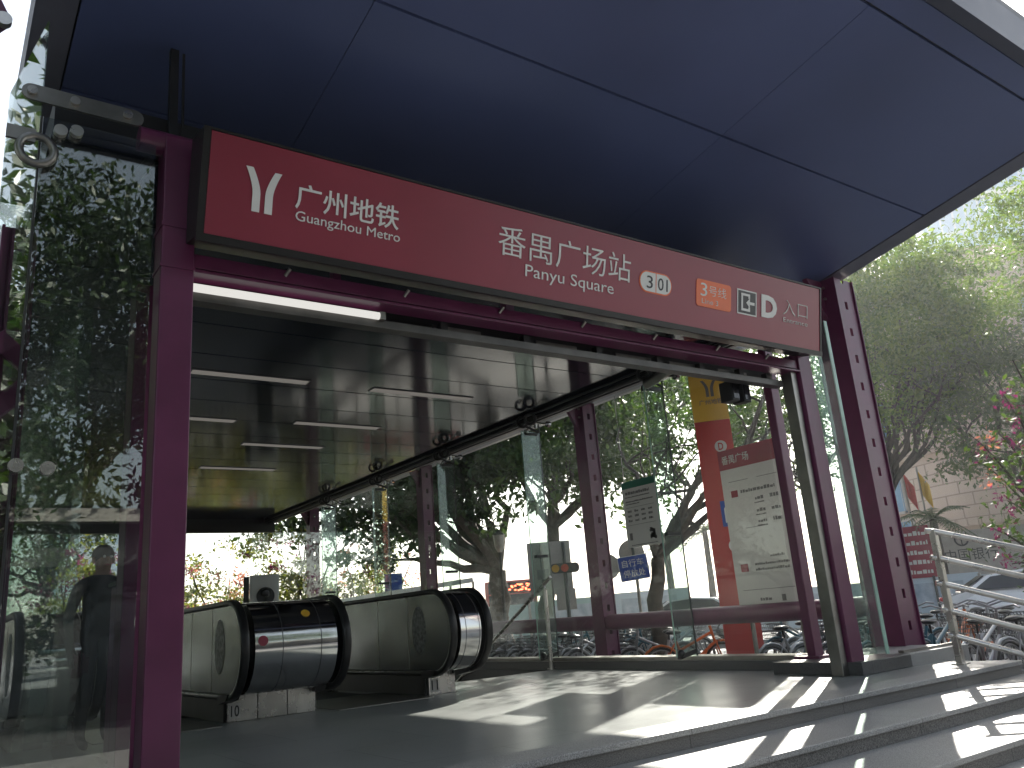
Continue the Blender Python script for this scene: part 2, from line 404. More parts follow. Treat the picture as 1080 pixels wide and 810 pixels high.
# ================================================================== PORTAL
def column_box(mb, x0, x1, y0, y1, z0, z1, fl=.012):
    """I-section: two flanges and a web with a row of holes suggested by plates"""
    mb.box(x0, x1, y0, y0+fl, z0, z1); mb.box(x0, x1, y1-fl, y1, z0, z1)
    mb.box(x0, x0+fl, y0+fl, y1-fl, z0, z1); mb.box(x1-fl, x1, y0+fl, y1-fl, z0, z1)
lc = thing('portal_column', (1.08, 4.8, 0), 'tall purple column at the left end of the red sign', 'column')
mb = MB(); column_box(mb, 1.0, 1.185, 4.71, 4.9, .0, 3.72); mb.build('shaft', 'purple', lc, .006)
mb = MB(); mb.box(.994, 1.191, 4.704, 4.906, 3.12, 3.145); mb.box(.994, 1.191, 4.704, 4.906, 2.86, 2.88); mb.build('band', 'purple', lc)
MB().tube([(.86, 4.79, 3.70), (1.20, 4.79, 3.70)], .075, 18).build('arm', 'purple', lc)
mb = MB(); mb.bar((1.06, 4.82, 3.72), (1.06, 4.86, 4.44), .05, .05); mb.bar((1.12, 4.82, 3.72), (1.12, 4.86, 4.44), .015, .015); mb.build('hanger', 'black', lc)
MB().box(.94, 1.21, 4.67, 4.96, 0.004, .05).build('base_plate', 'purple', lc)
mb = MB()
mb.tube([(.95, 4.86, 3.62), (.88, 4.9, 3.5), (.84, 4.94, 3.25), (.84, 4.94, 2.95), (.87, 4.92, 2.75), (.96, 4.9, 2.72)], .03, 8)
mb.tube([(.97, 4.84, 3.3), (.9, 4.86, 3.2), (.9, 4.86, 3.0)], .012, 6)
mb.build('cable_loop', 'black', lc)
t = thing('inner_post', (1.08, 5.45, 0), 'dark purple post just behind the left portal column', 'post')
mb = MB(); column_box(mb, 1.0, 1.14, 5.36, 5.56, 0, 3.0); mb.build('shaft', 'purple', t, .004)
MB().box(.97, 1.17, 5.33, 5.59, 0.004, .04).build('base_plate', 'purple', t)

rc = thing('portal_column', (7.2, 4.8, 0), 'purple door frame column under the right end of the red sign', 'column')
mb = MB(); column_box(mb, 7.0, 7.2, 4.72, 4.9, .0, 3.06); mb.build('shaft', 'purple', rc, .005)
mb = MB(); mb.box(6.90, 6.985, 4.76, 4.88, 0, 2.98); mb.build('steel_jamb', 'dull_steel', rc, .004)
MB().box(6.985, 7.0, 4.78, 4.88, 0, 2.98).build('seal', 'black', rc)
t = thing('inner_post', (7.5, 5.4, 0), 'bright purple post behind the door frame column, at the corner of the glass wall', 'post')
mb = MB(); column_box(mb, 7.40, 7.53, 5.38, 5.48, .12, 3.5); mb.build('shaft', 'purple', t, .005)
MB().box(7.33, 7.6, 5.3, 5.59, .112, .14).build('base_plate', 'purple', t)

hb = thing('portal_beam', (4.1, 4.8, 2.9), 'purple beam spanning the doorway below the red sign', 'beam')
mb = MB(); mb.box(1.18, 6.998, 4.74, 4.86, 2.895, 2.985); mb.box(1.18, 6.998, 4.72, 4.88, 2.86, 2.88); mb.build('beam', 'purple', hb, .004)
mb = MB()
for x in (1.75, 2.6, 3.4, 4.2, 5.0, 5.8, 6.5): mb.tube([(x, 4.735, 2.94), (x+.02, 4.70, 2.98)], .012, 6)
mb.build('bolt', 'dull_steel', hb)
hr = thing('door_header_rail', (4.1, 4.9, 2.78), 'long stainless rail hung under the purple doorway beam', 'rail')
MB().box(1.18, 6.9, 4.86, 4.96, 2.735, 2.795).build('channel', 'rail_steel', hr, .004)
mb = MB()
for x in (1.5, 2.25, 3.0, 3.75, 4.5, 5.2, 5.75, 6.3, 6.7): mb.box(x-.03, x+.03, 4.88, 4.94, 2.796, 2.859)
mb.build('hanger', 'black', hr)
MB().box(1.18, 6.9, 4.98, 5.02, 2.79, 2.92).build('back_plate', 'black', hr)
for xa in (2.95, 3.9, 4.75, 5.4, 6.05): MB().box(xa, xa+.42, 4.955, 4.978, 2.80, 2.86).build('control_box', 'dull_steel', hr, .003)
tl = thing('tube_lamp', (1.9, 4.84, 2.83), 'lit white tube lamp under the left part of the doorway beam', 'lamp')
MB().tube([(1.20, 4.835, 2.808), (2.45, 4.835, 2.808)], .026, 12).build('tube', 'lampon', tl)
mb = MB(); mb.box(1.185, 1.2, 4.81, 4.86, 2.78, 2.835); mb.box(2.45, 2.49, 4.81, 4.86, 2.78, 2.835); mb.build('end_cap', 'dull_steel', tl)

# ------------------------------------------------------------------ the red station sign, leaning outwards
sg = thing('station_sign', (4.1, 4.5, 3.0), 'long red station sign with white lettering above the doorway', 'sign')
sv = Vector((0, -.2, 1)).normalized(); sn = Vector((0, -1, -.2)).normalized()
SF = (Vector((1.18, 4.5, 3.013)), Vector((1, 0, 0)), sv, sn)
SW, SH = 5.87, .62
plate(rect(0, SW, 0, SH), SF, -.012, 0, 'sign_face', 'sign', sg)
plate(rect(-.045, SW+.03, -.03, SH+.02), SF, -.26, -.014, 'light_box', 'signdark', sg, .006)
mb = MB(); O, U, V, Nn = SF
def sbox(u0, u1, v0, v1, t0, t1, mb): return mb.prism(rect(u0, u1, v0, v1), lambda a, b: O+U*a+V*b+Nn*t0, lambda a, b: O+U*a+V*b+Nn*t1)
sbox(-.045, SW+.03, -.05, -.004, -.03, .012, mb); sbox(-.02, SW+.006, SH+.003, SH+.018, -.012, .006, mb)
sbox(-.045, -.004, -.003, SH+.018, -.012, .008, mb); sbox(SW+.004, SW+.025, -.003, SH+.018, -.012, .006, mb)
mb.build('frame', 'signdark', sg, .003)
H = .75
def S(x): return (x-1.57)*H
# metro emblem: two strokes curving apart
def stroke(xs, mirror):
    pts = []
    for v, a, b in xs: pts.append((a, v))
    for v, a, b in reversed(xs): pts.append((b, v))
    return pts
cxl = S(2.0); b0 = .25*H; b1 = .61*H; hh = b1-b0
L1 = []; L2 = []
for k in range(13):
    q = k/12; bend = max(0, (q-.43)/.57)**1.5
    o = .015+.052*bend; w = .047-.016*bend
    L1.append((b0+hh*q, -o-w-.012*bend, -o)); L2.append((b0+hh*q*.985, o, o+w+.012*bend))
plate([(cxl+a, v) for v, a, b in L1]+[(cxl+b, v-.0) for v, a, b in reversed(L1)], SF, .002, .006, 'emblem', 'white', sg)
plate([(cxl+a, v) for v, a, b in L2]+[(cxl+b, v) for v, a, b in reversed(L2)], SF, .002, .006, 'emblem', 'white', sg)
lettering('广州地铁', (S(2.27), S(3.22), .352*H, .572*H), SF, 'white', sg, bold=.008)
lettering('Guangzhou Metro', (S(2.28), S(3.24), .225*H, .335*H), SF, 'white', sg)
lettering('番禺广场站', (S(4.29), S(6.02), .345*H, .645*H), SF, 'white', sg, bold=-.004)
lettering('Panyu Square', (S(4.62), S(5.78), .145*H, .305*H), SF, 'white', sg, bold=-.002)
plate(rrect(S(6.15), S(6.65), .285*H, .53*H, .088), SF, .002, .004, 'number_badge', 'orange', sg)
plate(rrect(S(6.165), S(6.635), .30*H, .515*H, .078), SF, .005, .007, 'number_badge', 'white', sg)
plate(rect(S(6.395), S(6.405), .30*H, .515*H), SF, .0075, .008, 'badge_divider', 'orange', sg)
lettering('3', (S(6.26), S(6.35), .335*H, .475*H), SF, 'letterdark', sg, lift=.0075, thick=.002)
lettering('01', (S(6.43), S(6.58), .335*H, .475*H), SF, 'letterdark', sg, lift=.0075, thick=.002)
plate(rrect(S(7.05), S(7.65), .26*H, .58*H, .03), SF, .002, .005, 'line_badge', 'orange', sg)
lettering('3', (S(7.12), S(7.23), .385*H, .54*H), SF, 'white', sg, lift=.005, thick=.002)
lettering('号线', (S(7.26), S(7.56), .405*H, .525*H), SF, 'white', sg, lift=.005, thick=.002, bold=-.01)
lettering('Line 3', (S(7.14), S(7.42), .30*H, .36*H), SF, 'paper', sg, lift=.005, thick=.002, bold=-.005)
plate(rect(S(7.76), S(8.12), .27*H, .575*H), SF, .002, .004, 'exit_symbol', 'white', sg)
plate(rect(S(7.78), S(8.10), .287*H, .558*H), SF, .005, .006, 'exit_symbol', 'letterdark', sg)
u0, u1, v0, v1 = S(7.83), S(7.99), .315*H, .53*H; w = .022
plate([(u0, v0), (u1, v0), (u1, v0+.04), (u1-w, v0+.04), (u1-w, v0+w), (u0+w, v0+w), (u0+w, v1-w), (u1-w, v1-w), (u1-w, v1-.04), (u1, v1-.04), (u1, v1), (u0, v1)], SF, .007, .009, 'exit_symbol', 'white', sg)
ax = S(7.92); ay = .42*H
plate([(ax, ay), (ax+.05, ay+.045), (ax+.05, ay+.013), (ax+.115, ay+.013), (ax+.115, ay-.013), (ax+.05, ay-.013), (ax+.05, ay-.045)], SF, .007, .009, 'exit_symbol', 'white', sg)
lettering('D', (S(8.21), S(8.51), .29*H, .575*H), SF, 'white', sg, bold=.045)
lettering('入口', (S(8.64), S(9.13), .385*H, .575*H), SF, 'white', sg, bold=-.018)
lettering('Entrance', (S(8.64), S(9.13), .288*H, .345*H), SF, 'white', sg, bold=-.012)

# ------------------------------------------------------------------ plinths
t = thing('glass_wall_plinth', (7.4, 9, 0), 'low dark granite plinth under the right glass wall', 'plinth')
MB().box(7.365, 7.75, 5.62, 22.0, -.004, .10).build('stone', 'plinth', t, .006)
MB().box(7.42, 7.70, 5.62, 22.0, .102, .145).build('channel', 'dull_steel', t)
t = thing('column_plinth', (7.3, 5.2, 0), 'dark granite block at the foot of the door frame column', 'plinth')
MB().box(6.99, 7.80, 4.62, 5.60, .001, .115).build('stone', 'plinth', t, .006)
t = thing('front_plinth', (8.3, 4.7, 0), 'grey granite plinth running right from the door frame to the outer column', 'plinth')
mb = MB(); mb.box(7.81, 8.9, 4.63, 5.55, -.5, .118); mb.build('stone', 'step', t, .008)
mb = MB(); mb.box(7.83, 8.88, 4.70, 4.76, .12, .145); mb.build('channel', 'dull_steel', t)

# ------------------------------------------------------------------ outer purple columns
def outer_column(x, y, z0, z1, label, w=.27, holes=True, foot=False, flange_rot=0):
    t = thing('outer_column', (x, y, z0), label, 'column', 'purple columns outside the right glass wall')
    # web plate in the middle with slotted holes, flanges each side (flanges face -x and +x)
    mb = MB(); f = .016
    h = w/2
    if z0 > 0: z1 = 4.40
    for xa in (x-h, x+h-f): MB().box(xa, xa+f, y-h, y+h, z0, z1).build('flange', 'purple', t, .003)
    # web = strips left and right of the slots, joined by bridges
    mb = MB(); ws = .028; yc = y-h+.03
    mb.box(x-h+f, x-ws, yc-.008, yc+.008, z0, z1); mb.box(x+ws, x+h-f, yc-.008, yc+.008, z0, z1)
    z = z0; step = .34; sl = .10
    while z < z1:
        mb.box(x-ws, x+ws, yc-.008, yc+.008, z, min(z1, z+step-sl)); z += step
    mb.build('web', 'purple', t)
    mb = MB(); mb.box(x-h-.03, x+h+.03, y-h-.03, y+h+.03, z0, z0+.03)
    mb.build('base_plate', 'purple', t)
    MB().prism([(x-h, z1-.5), (x-h, z1-.01), (x-h-.3, z1-.01)], lambda a, b: Vector((a, y-.03, b)), lambda a, b: Vector((a, y+.03, b))).build('head_bracket', 'purple', t, .004)
    mb = MB()
    for zz in (z1-.1, z1-.24): mb.tube([(x-h-.03, y-.05, zz), (x-h, y-.05, zz)], .016, 8)
    mb.build('bolt', 'steel', t)
    if foot:
        mb = MB(); pr = [(-.30, 0), (-.30, .12), (-.2, .42), (-.08, .62), (.08, .62), (.2, .42), (.30, .12), (.30, 0)]
        mb.prism(pr, lambda a, b: Vector((x+a, y-h-.045, z0+b)), lambda a, b: Vector((x+a, y-h-.02, z0+b)))
        mb.build('foot_shroud', 'concrete', t)
    return t
outer_column(8.95, 5.42, .03, 4.05, 'purple column at the right corner, under the canopy edge', .40)
outer_column(8.85, 10.15, -.55, 4.05, 'purple column with a row of see-through slots behind the glass, nearest the blue parking sign', foot=True)
outer_column(8.85, 15.6, -.55, 4.05, 'purple column behind the glass above the right escalator')
outer_column(8.85, 21.9, -.55, 4.05, 'rearmost purple column beside the dark tree crown')
t = thing('outer_column', (.33, 5.36, 0), 'purple column at the far left behind the edge of the mirror-like glass', 'column')
MB().box(.23, .246, 5.25, 5.5, 0, 3.2).build('flange', 'purple', t); MB().box(.40, .416, 5.25, 5.5, 0, 3.2).build('flange', 'purple', t)
mb = MB(); z = 0
mb.box(.246, .30, 5.28, 5.296, 0, 3.2); mb.box(.345, .40, 5.28, 5.296, 0, 3.2)
while z < 3.2: mb.box(.30, .345, 5.28, 5.296, z, z+.22); z += .34
mb.build('web', 'purple', t)
mb = MB(); mb.bar((.33, 5.2, 2.5), (.08, 5.1, 2.25), .06, .1); mb.bar((.08, 5.1, 2.27), (.33, 5.2, 2.0), .06, .1); mb.build('arm', 'purple', t)
t = thing('roof_arm', (.05, 5.2, 4.5), 'purple roof arm poking in at the top left corner', 'arm')
mb = MB(); mb.prism([(-.9, 5.1), (.10, 4.72), (.16, 4.60), (.05, 4.45), (-.9, 4.25)], lambda a, b: Vector((a, 5.22, b)), lambda a, b: Vector((a, 5.34, b))); mb.build('arm_plate', 'purple', t, .005)
MB().disc((.13, 5.2, 4.55), (0, 1, 0), .045, .05).build('end_bolt', 'steel', t)

t = thing('tie_tube', (8.85, 13, .55), 'fat purple tube running along the outer columns at knee height', 'tube')
MB().tube([(8.85, 5.56, .545), (8.85, 10.0, .545), (8.85, 22.5, .62)], .115, 20).build('tube', 'purple', t)

# ------------------------------------------------------------------ glass walls
gw = thing('glass_wall', (7.55, 13, .1), 'right glass wall of clear panes and green glass fins', 'glass wall')
fin_y = [7.1, 9.73, 12.25, 14.8, 17.35]
edges = [5.62]+fin_y+[21.4]
GXW = 7.55
for a, b in zip(edges[:-1], edges[1:]):
    MB().box(GXW-.006, GXW+.006, a+.008, b-.008, .12, 3.55).build('pane', 'glassw', gw)
for y in fin_y:
    f = MB().box(GXW-.33, GXW-.012, y-.0075, y+.0075, .15, 3.40).build('fin', 'fin', gw)
    MB().box(GXW-.336, GXW-.331, y-.009, y+.009, .15, 3.40).build('fin_edge', 'edge', f)
    mb = MB()
    for z in (1.55, 3.36): mb.box(GXW-.26, GXW-.05, y-.03, y+.03, z-.02, z+.02)
    mb.tube([(GXW-.02, y-.02, 3.40), (GXW-.36, y-.02, 3.50)], .018, 8)
    mb.build('fin_clamp', 'black', gw)
    mb = MB()
    for dy in (-.28, .28):
        mb.tube([(GXW-.06, y, 3.55), (GXW-.06, y+dy, 3.46)], .016, 8); mb.disc((GXW-.03, y+dy, 3.46), (1, 0, 0), .045, .05, 14)
    mb.tube([(GXW-.06, y, 3.46), (GXW-.06, y, 3.66)], .025, 8)
    mb.build('spider_clamp', 'mirror_steel', gw)
    mb = MB()
    for k in range(2): mb.torus((GXW-.30, y-.2+.2*k, 3.54), (.6, .8, 0), .075, .024, 18, 6)
    mb.build('ring_hanger', 'black', gw)
mb = MB(); mb.tube([(GXW-.10, 5.0, 3.60), (GXW-.10, 21.4, 3.60)], .035, 10); mb.tube([(GXW-.22, 5.0, 3.63), (GXW-.22, 21.4, 3.63)], .015, 8); mb.build('top_rail', 'black', gw)
mb = MB()
for y in fin_y: mb.box(GXW-.007, GXW+.007, y-.0078, y+.0078, .12, 3.55)
mb.build('silicone_joint', 'joint', gw)
mb = MB()
for y in fin_y: mb.sphere((GXW-.28, y-.02, .19), .045); mb.bar((GXW-.3, y, .15), (GXW-.03, y, .2), .06, .05)
mb.build('fin_shoe', 'black', gw)

lw = thing('glass_wall', (.74, 13, .1), 'left glass wall running back beside the left escalator', 'glass wall')
for a, b in zip(edges[:-1], edges[1:]):
    MB().box(.714, .726, a+.008, b-.008, .05, 3.55).build('pane', 'glassn', lw)
for y in fin_y: MB().box(.732, 1.0, y-.0075, y+.0075, .15, 3.45).build('fin', 'fin', lw)
bw = thing('glass_wall', (4.2, 21.7, 0), 'far glass wall at the open end under the roof', 'glass wall')
for a, b in ((.75, 2.9), (2.92, 5.1), (5.12, 7.5)): MB().box(a, b, 21.62, 21.632, -.2, 3.4).build('pane', 'glass', bw)
mb = MB(); mb.box(5.06, 5.16, 21.33, 21.6, -.2, 3.34); mb.build('fin', 'fin', bw)
mb = MB(); mb.box(4.95, 5.25, 21.3, 21.34, 1.35, 1.4); mb.build('fin_clamp', 'black', bw)

fl = thing('front_glass', (.66, 4.74, 0), 'tall mirror-like glass panel left of the purple portal column', 'glass panel')
MB().box(.352, .95, 4.735, 4.747, .05, 3.66).build('pane', 'glassl', fl)
MB().box(.340, .351, 4.73, 4.752, .05, 3.66).build('edge_seal', 'joint', fl)
mb = MB(); mb.prism(rrect(.235, .87, 3.735, 3.835, .049), lambda a, b: Vector((a, 4.71, b)), lambda a, b: Vector((a, 4.728, b))); mb.build('steel_bracket', 'dull_steel', fl, .003)
mb = MB()
for x in (.285, .5, .78): mb.disc((x, 4.70, 3.785), (0, 1, 0), .026, .025, 16)
for x, z in ((.52, 3.60), (.44, 3.58), (.5, 1.65), (.36, 1.66)): mb.disc((x, 4.715, z), (0, 1, 0), .035, .035, 16)
mb.build('bolt', 'steel', fl)
mb = MB(); mb.torus((.33, 4.70, 3.42), (0, 1, 0), .085, .024, 26, 8); mb.box(.18, .32, 4.69, 4.71, 3.46, 3.54); mb.build('ring_clamp', 'dull_steel', fl)
sd = thing('front_glass', (.3, 5.0, 0), 'narrow dark side glass at the left edge of the entrance', 'glass panel')
MB().prism([(.337, 4.745), (.215, 5.6), (.222, 5.601), (.344, 4.746)], lambda a, b: Vector((a, b, .05)), lambda a, b: Vector((a, b, 4.3))).build('pane', 'glassl', sd)
fr = thing('front_glass', (7.4, 4.74, 0), 'narrow glass strip between the door frame column and the outer corner column', 'glass panel')
MB().box(7.215, 7.44, 4.735, 4.747, .15, 3.45).build('pane', 'fin', fr)
mb = MB(); mb.box(7.40, 7.43, 4.62, 4.733, .15, 3.42); mb.build('fin', 'fin', fr)
MB().box(7.39, 7.44, 4.608, 4.618, .15, 3.42).build('fin_edge', 'edge', fr)

# ------------------------------------------------------------------ notices
def board_frame(x, y_left, y_right, z): return (Vector((x, y_left, z)), Vector((0, -1, 0)), Vector((0, 0, 1)), Vector((-1, 0, 0)))
ib = thing('information_board', (9.0, 7.2, 1), 'tall white information board with a maroon header behind the glass', 'information board')
k = 9.0/7.35
F = board_frame(9.0, 8.27*.75*k, 7.2*.75*k, .75+(-.19*.75)*k)
bwid = (8.27-7.2)*.75*k; bh = 2.34*.75*k
plate(rect(0, bwid, 0, bh), F, -.05, 0, 'panel', 'paper', ib, .006)
plate(rect(.0, bwid, bh-.27, bh), F, .002, .006, 'header', 'maroon', ib)
lettering('番禺广场', (.06, .52, bh-.2, bh-.08), F, 'paper', ib, lift=.006, thick=.003)
rnd = random.Random(3)
mb = MB(); O, U, V, Nn = F
def mark(u0, u1, v0, v1): mb.prism(rect(u0, u1, v0, v1), lambda a, b: O+U*a+V*b+Nn*.001, lambda a, b: O+U*a+V*b+Nn*.003)
def textline(u0, u1, v, h):
    u = u0
    while u < u1:
        w = rnd.uniform(.4, 1.1)*h; mark(u, min(u1, u+w), v, v+h*rnd.uniform(.6, 1)); u += w+h*.22
textline(.30, .86, bh-.62, .05)
for i, vv in enumerate((.74, .90, 1.04)): textline(.52, .66, bh-vv, .045); textline(.76, .90, bh-vv, .05); textline(.5, .66, bh-vv-.045, .018)
textline(.62, .84, .66, .035); textline(.36, .90, .57, .035); textline(.36, .90, .50, .035); textline(.36, .55, .12, .05); mark(.70, .76, .10, .18)
mark(.12, .45, bh-.45, bh-.443); mark(.6, .92, bh-.45, bh-.443); mark(.10, .92, .26, .267); mark(.3, .66, bh-1.09, bh-1.083)
mb.build('print', 'greytext', ib)
plate(rect(.14, .25, bh-.66, bh-.57), F, .002, .005, 'line_mark', 'maroon', ib); plate(rect(.12, .24, .5, .6), F, .002, .005, 'line_mark', 'maroon', ib)
for yy in (F[0].y-.1, F[0].y-bwid+.1): MB().tube([(9.085, yy, GZ), (9.085, yy, F[0].z+bh-.1)], .03).build('leg', 'dull_steel', ib)

gn = thing('notice_board', (7.5, 7.5, 1.5), 'small white notice with a green header hung on the glass wall', 'notice board')
k = 7.5/7.35
F = board_frame(7.5, 10.46*.75*k, 0, .75+.95*.75*k); bwid = .80*.75*k; bh = 1.10*.75*k
plate(rect(0, bwid, 0, bh), F, -.012, 0, 'panel', 'paper', gn)
plate(rect(0, bwid, bh-.09, bh), F, .001, .004, 'header', 'green', gn)
mb = MB(); O, U, V, Nn = F
textline(.06, .5, bh-.17, .04); textline(.05, .5, bh-.21, .015); textline(.05, .55, bh-.27, .02); textline(.05, .3, bh-.30, .015)
for q in range(4):
    for vv in (.40, .46, .52): textline(.07+q*.125, .14+q*.125, bh-vv, .03)
mark(.05, .56, bh-.34, bh-.336); mark(.05, .56, bh-.565, bh-.561)
for q in range(26): u = rnd.uniform(.42, .52); v = rnd.uniform(.06, .2); mark(u, u+.03, v, v+.03)
mark(.06, .11, .09, .18); textline(.08, .55, .02, .012)
mb.build('print', 'greytext', gn)
for yy in (F[0].y-.05, F[0].y-bwid+.05): MB().tube([(7.51, yy, F[0].z+bh), (7.51, yy, 3.5)], .004, 6).build('hanging_wire', 'steel', gn)

# ------------------------------------------------------------------ fittings up near the ceiling
t = thing('cctv_camera', (7.2, 6.8, 3.2), 'dark bullet camera with a steel front under the ceiling edge', 'camera')
mb = MB(); mb.tube([(7.22, 7.05, 3.39), (7.17, 6.52, 3.45)], .058, 16); mb.build('body', 'dull_steel', t)
MB().tube([(7.22, 7.08, 3.455), (7.17, 6.46, 3.52)], .03, 8).build('hood', 'black', t)
MB().disc((7.169, 6.512, 3.451), (-.05, -.53, .06), .048, .02, 16).build('lens', 'lens', t)
MB().tube([(7.2, 6.85, 3.43), (7.2, 6.95, 3.67)], .02, 8).build('bracket', 'black', t)
for i, (x, lb) in enumerate(((6.38, 'black box spotlight left of the pair under the doorway rail'), (6.55, 'black box spotlight right of the pair under the doorway rail'))):
    t = thing('spotlight', (x, 5.1, 2.7), lb, 'spotlight', 'pair of spotlights')
    MB().box(x-.055, x+.055, 5.05, 5.2, 2.60, 2.80).build('housing', 'black', t, .008)
    MB().box(x-.04, x+.04, 5.04, 5.049, 2.62, 2.78).build('lens', 'lens', t)
    MB().box(x-.02, x+.02, 5.1, 5.14, 2.80, 2.95).build('bracket', 'black', t)
t = thing('hanging_sensor', (4.05, 5.6, 3.1), 'small dark red stub hanging from the ceiling behind the doorway rail', 'sensor')
MB().box(4.1, 4.19, 5.6, 5.69, 3.12, 3.66).build('stem', 'purple', t, .004)
mb = MB(); mb.sphere((3.98, 5.62, 3.24), .045); mb.tube([(3.98, 5.62, 3.24), (4.1, 5.64, 3.26)], .012, 6); mb.build('dome', 'lens', t)
t = thing('hanging_sensor', (2.3, 5.6, 3.2), 'small red and steel spotlight on the ceiling right of the left column', 'sensor')
MB().box(2.52, 2.59, 5.75, 5.82, 3.3, 3.66).build('stem', 'purple', t, .004)
mb = MB(); mb.sphere((2.4, 5.78, 3.38), .04); mb.sphere((2.66, 5.78, 3.38), .035); mb.tube([(2.4, 5.78, 3.38), (2.66, 5.78, 3.38)], .01, 6); mb.build('dome', 'steel', t)

# ================================================================== ESCALATORS
def esc_unit(x0, x1, label, yf=7.62, num=None, sides=(1, 1), stick=False):
    """two handrail loops with steel inner panels and a polished drum between them"""
    t = thing('escalator_balustrade', ((x0+x1)/2, 8.3, 0), label, 'escalator', 'escalator balustrades')
    zc, rr = .655, .445; yc = yf+rr; back = 11.2; slope = math.tan(R(30)); end = 17.5
    def prof(r, n=18):
        pts = [(end, zc+r-(end-back)*slope), (back, zc+r)]
        for k in range(n+1): a = R(90+180*k/n); pts.append((yc+r*math.cos(a), zc+r*math.sin(a)))
        pts += [(back, zc-r), (end, zc-r-(end-back)*slope)]
        return pts
    # drum: the polished cover
    p = prof(rr-.035)
    MB().prism(p, lambda a, b: Vector((x0+.095, a, b)), lambda a, b: Vector((x1-.095, a, b)), True).build('drum_cover', 'mirror_steel', t)
    mb = MB()
    for q in (.36, .74):
        xx = x0+(x1-x0)*q; mb.prism(prof(rr-.033), lambda a, b: Vector((xx-.003, a, b)), lambda a, b: Vector((xx+.003, a, b)))
    mb.build('cover_seam', 'darkgrey', t)
    for x, sgn in ((x0, -1), (x1, 1)):
        # handrail : C-shaped rubber band swept on the loop
        mb = MB(); po = prof(rr); pi = prof(rr-.05); n = len(po)
        xa, xb = x-.039, x+.039
        ring = lambda pr, xx: [Vector((xx, a, b)) for a, b in pr]
        A, B, C, D = ring(po, xa), ring(po, xb), ring(pi, xb), ring(pi, xa)
        vs = A+B+C+D; fs = []
        for i in range(n-1):
            for s_ in range(4):
                a = s_*n+i; b = s_*n+i+1; c2 = ((s_+1) % 4)*n+i+1; d2 = ((s_+1) % 4)*n+i
                fs.append((a, b, c2, d2))
        mb.add(vs, fs, True)
        h = mb.build('handrail', 'rubber', t)
        b = h.modifiers.new('edge', 'BEVEL'); b.width = .018; b.segments = 3; b.limit_method = 'ANGLE'; b.angle_limit = R(60)
        # inner deck panel, slightly inset, D-shaped
        pp = prof(rr-.055)
        MB().prism(pp, lambda a, b: Vector((x-.030*0+sgn*.0-.012, a, b)), lambda a, b: Vector((x+.012, a, b))).build('side_panel', 'panel_steel', t)
        mb = MB(); mb.prism(prof(rr-.052)[0:2]+prof(rr-.075)[1::-1], lambda a, b: Vector((x-.018, a, b)), lambda a, b: Vector((x+.018, a, b)))
        for yy in (yc+.55, yc+1.3): mb.box(x-.0135, x+.0135, yy-.004, yy+.004, zc-rr+.06, zc+rr-.06)
        mb.build('panel_trim', 'dull_steel', t)
        if sgn < 0:
            MB().prism(circle(yc+.30, zc+.03, .15, 28, .25), lambda a, b: Vector((x-.0155, a, b)), lambda a, b: Vector((x-.0125, a, b))).build('decal', 'decal', t)
        MB().bar((x, yc+.12, zc-rr+.028), (x, back, zc-rr+.028), .075, .03).build('skirt_trim', 'steel', t)
    # base: dark skirting with a steel end plate
    MB().box(x0+.03, x1-.03, yf+.74, back, .002, zc-rr+.06).build('skirting', 'black', t)
    mb = MB(); n = 3 if x1-x0 > .8 else 1
    for k in range(n):
        a = x0+.05+(x1-x0-.1)*k/n; mb.box(a+.004, a+(x1-x0-.1)/n-.004, yf+.70, yf+.735, .002, zc-rr+.07)
    mb.build('end_plate', 'steel', t, .003)
    for xa in (x0-.05, x1-.07): MB().prism([(yf+.35, .27), (yf+.42, .21), (yf+.64, .175), (yf+.69, .25)], lambda a, b: Vector((xa, a, b)), lambda a, b: Vector((xa+.12, a, b))).build('handrail_inlet', 'rubber', t, .01)
    Fm = (Vector((x0, yf+.70, 0)), Vector((1, 0, 0)), Vector((0, 0, 1)), Vector((0, -1, 0)))
    if num:
        plate(rect(.075, .175, .03, .165), Fm, .001, .004, 'number_plate', 'paper', t)
        lettering(num, (.086, .164, .048, .148), Fm, 'letterdark', t, lift=.004, thick=.002, bold=.01)
    if stick:
        # round stickers lie on the drum
        def sticker(xq, ang, r, mat):
            c = Vector((xq, yc-(rr-.033)*math.cos(R(ang)), zc+(rr-.033)*math.sin(R(ang))))
            MB().disc(c, (0, -math.cos(R(ang)), math.sin(R(ang))), r, .003).build('sticker', mat, t)
        sticker(x0+(x1-x0)*.62, 42, .042, 'yellow'); sticker(x0+(x1-x0)*.17, 8, .045, 'maroon')
    return t
esc_unit(.72, 1.30, 'left escalator end bulge seen through the mirror-like glass panel')
esc_unit(2.45, 3.42, 'wide middle escalator end bulge with the number 10 and a yellow sticker', num='10', stick=True)
esc_unit(4.60, 5.04, 'right escalator end bulge with the number 11 beside the stairs', num='11')
for xa, xb, lb in ((1.33, 2.38, 'escalator step band between the left and middle bulges'), (3.5, 4.55, 'escalator step band between the middle and right bulges')):
    t = thing('escalator_steps', ((xa+xb)/2, 9, 0), lb, 'escalator')
    MB().box(xa, xb, 8.05, 9.5, -.02, .006).build('comb_plate', 'dull_steel', t)
    mb = MB(); y, z = 9.5, .0
    for q in range(26):
        mb.box(xa+.04, xb-.04, y, y+.395, z-.2, z)
        y += .4; z -= 0 if q < 3 else .21
    mb.build('step_band', 'darkgrey', t)

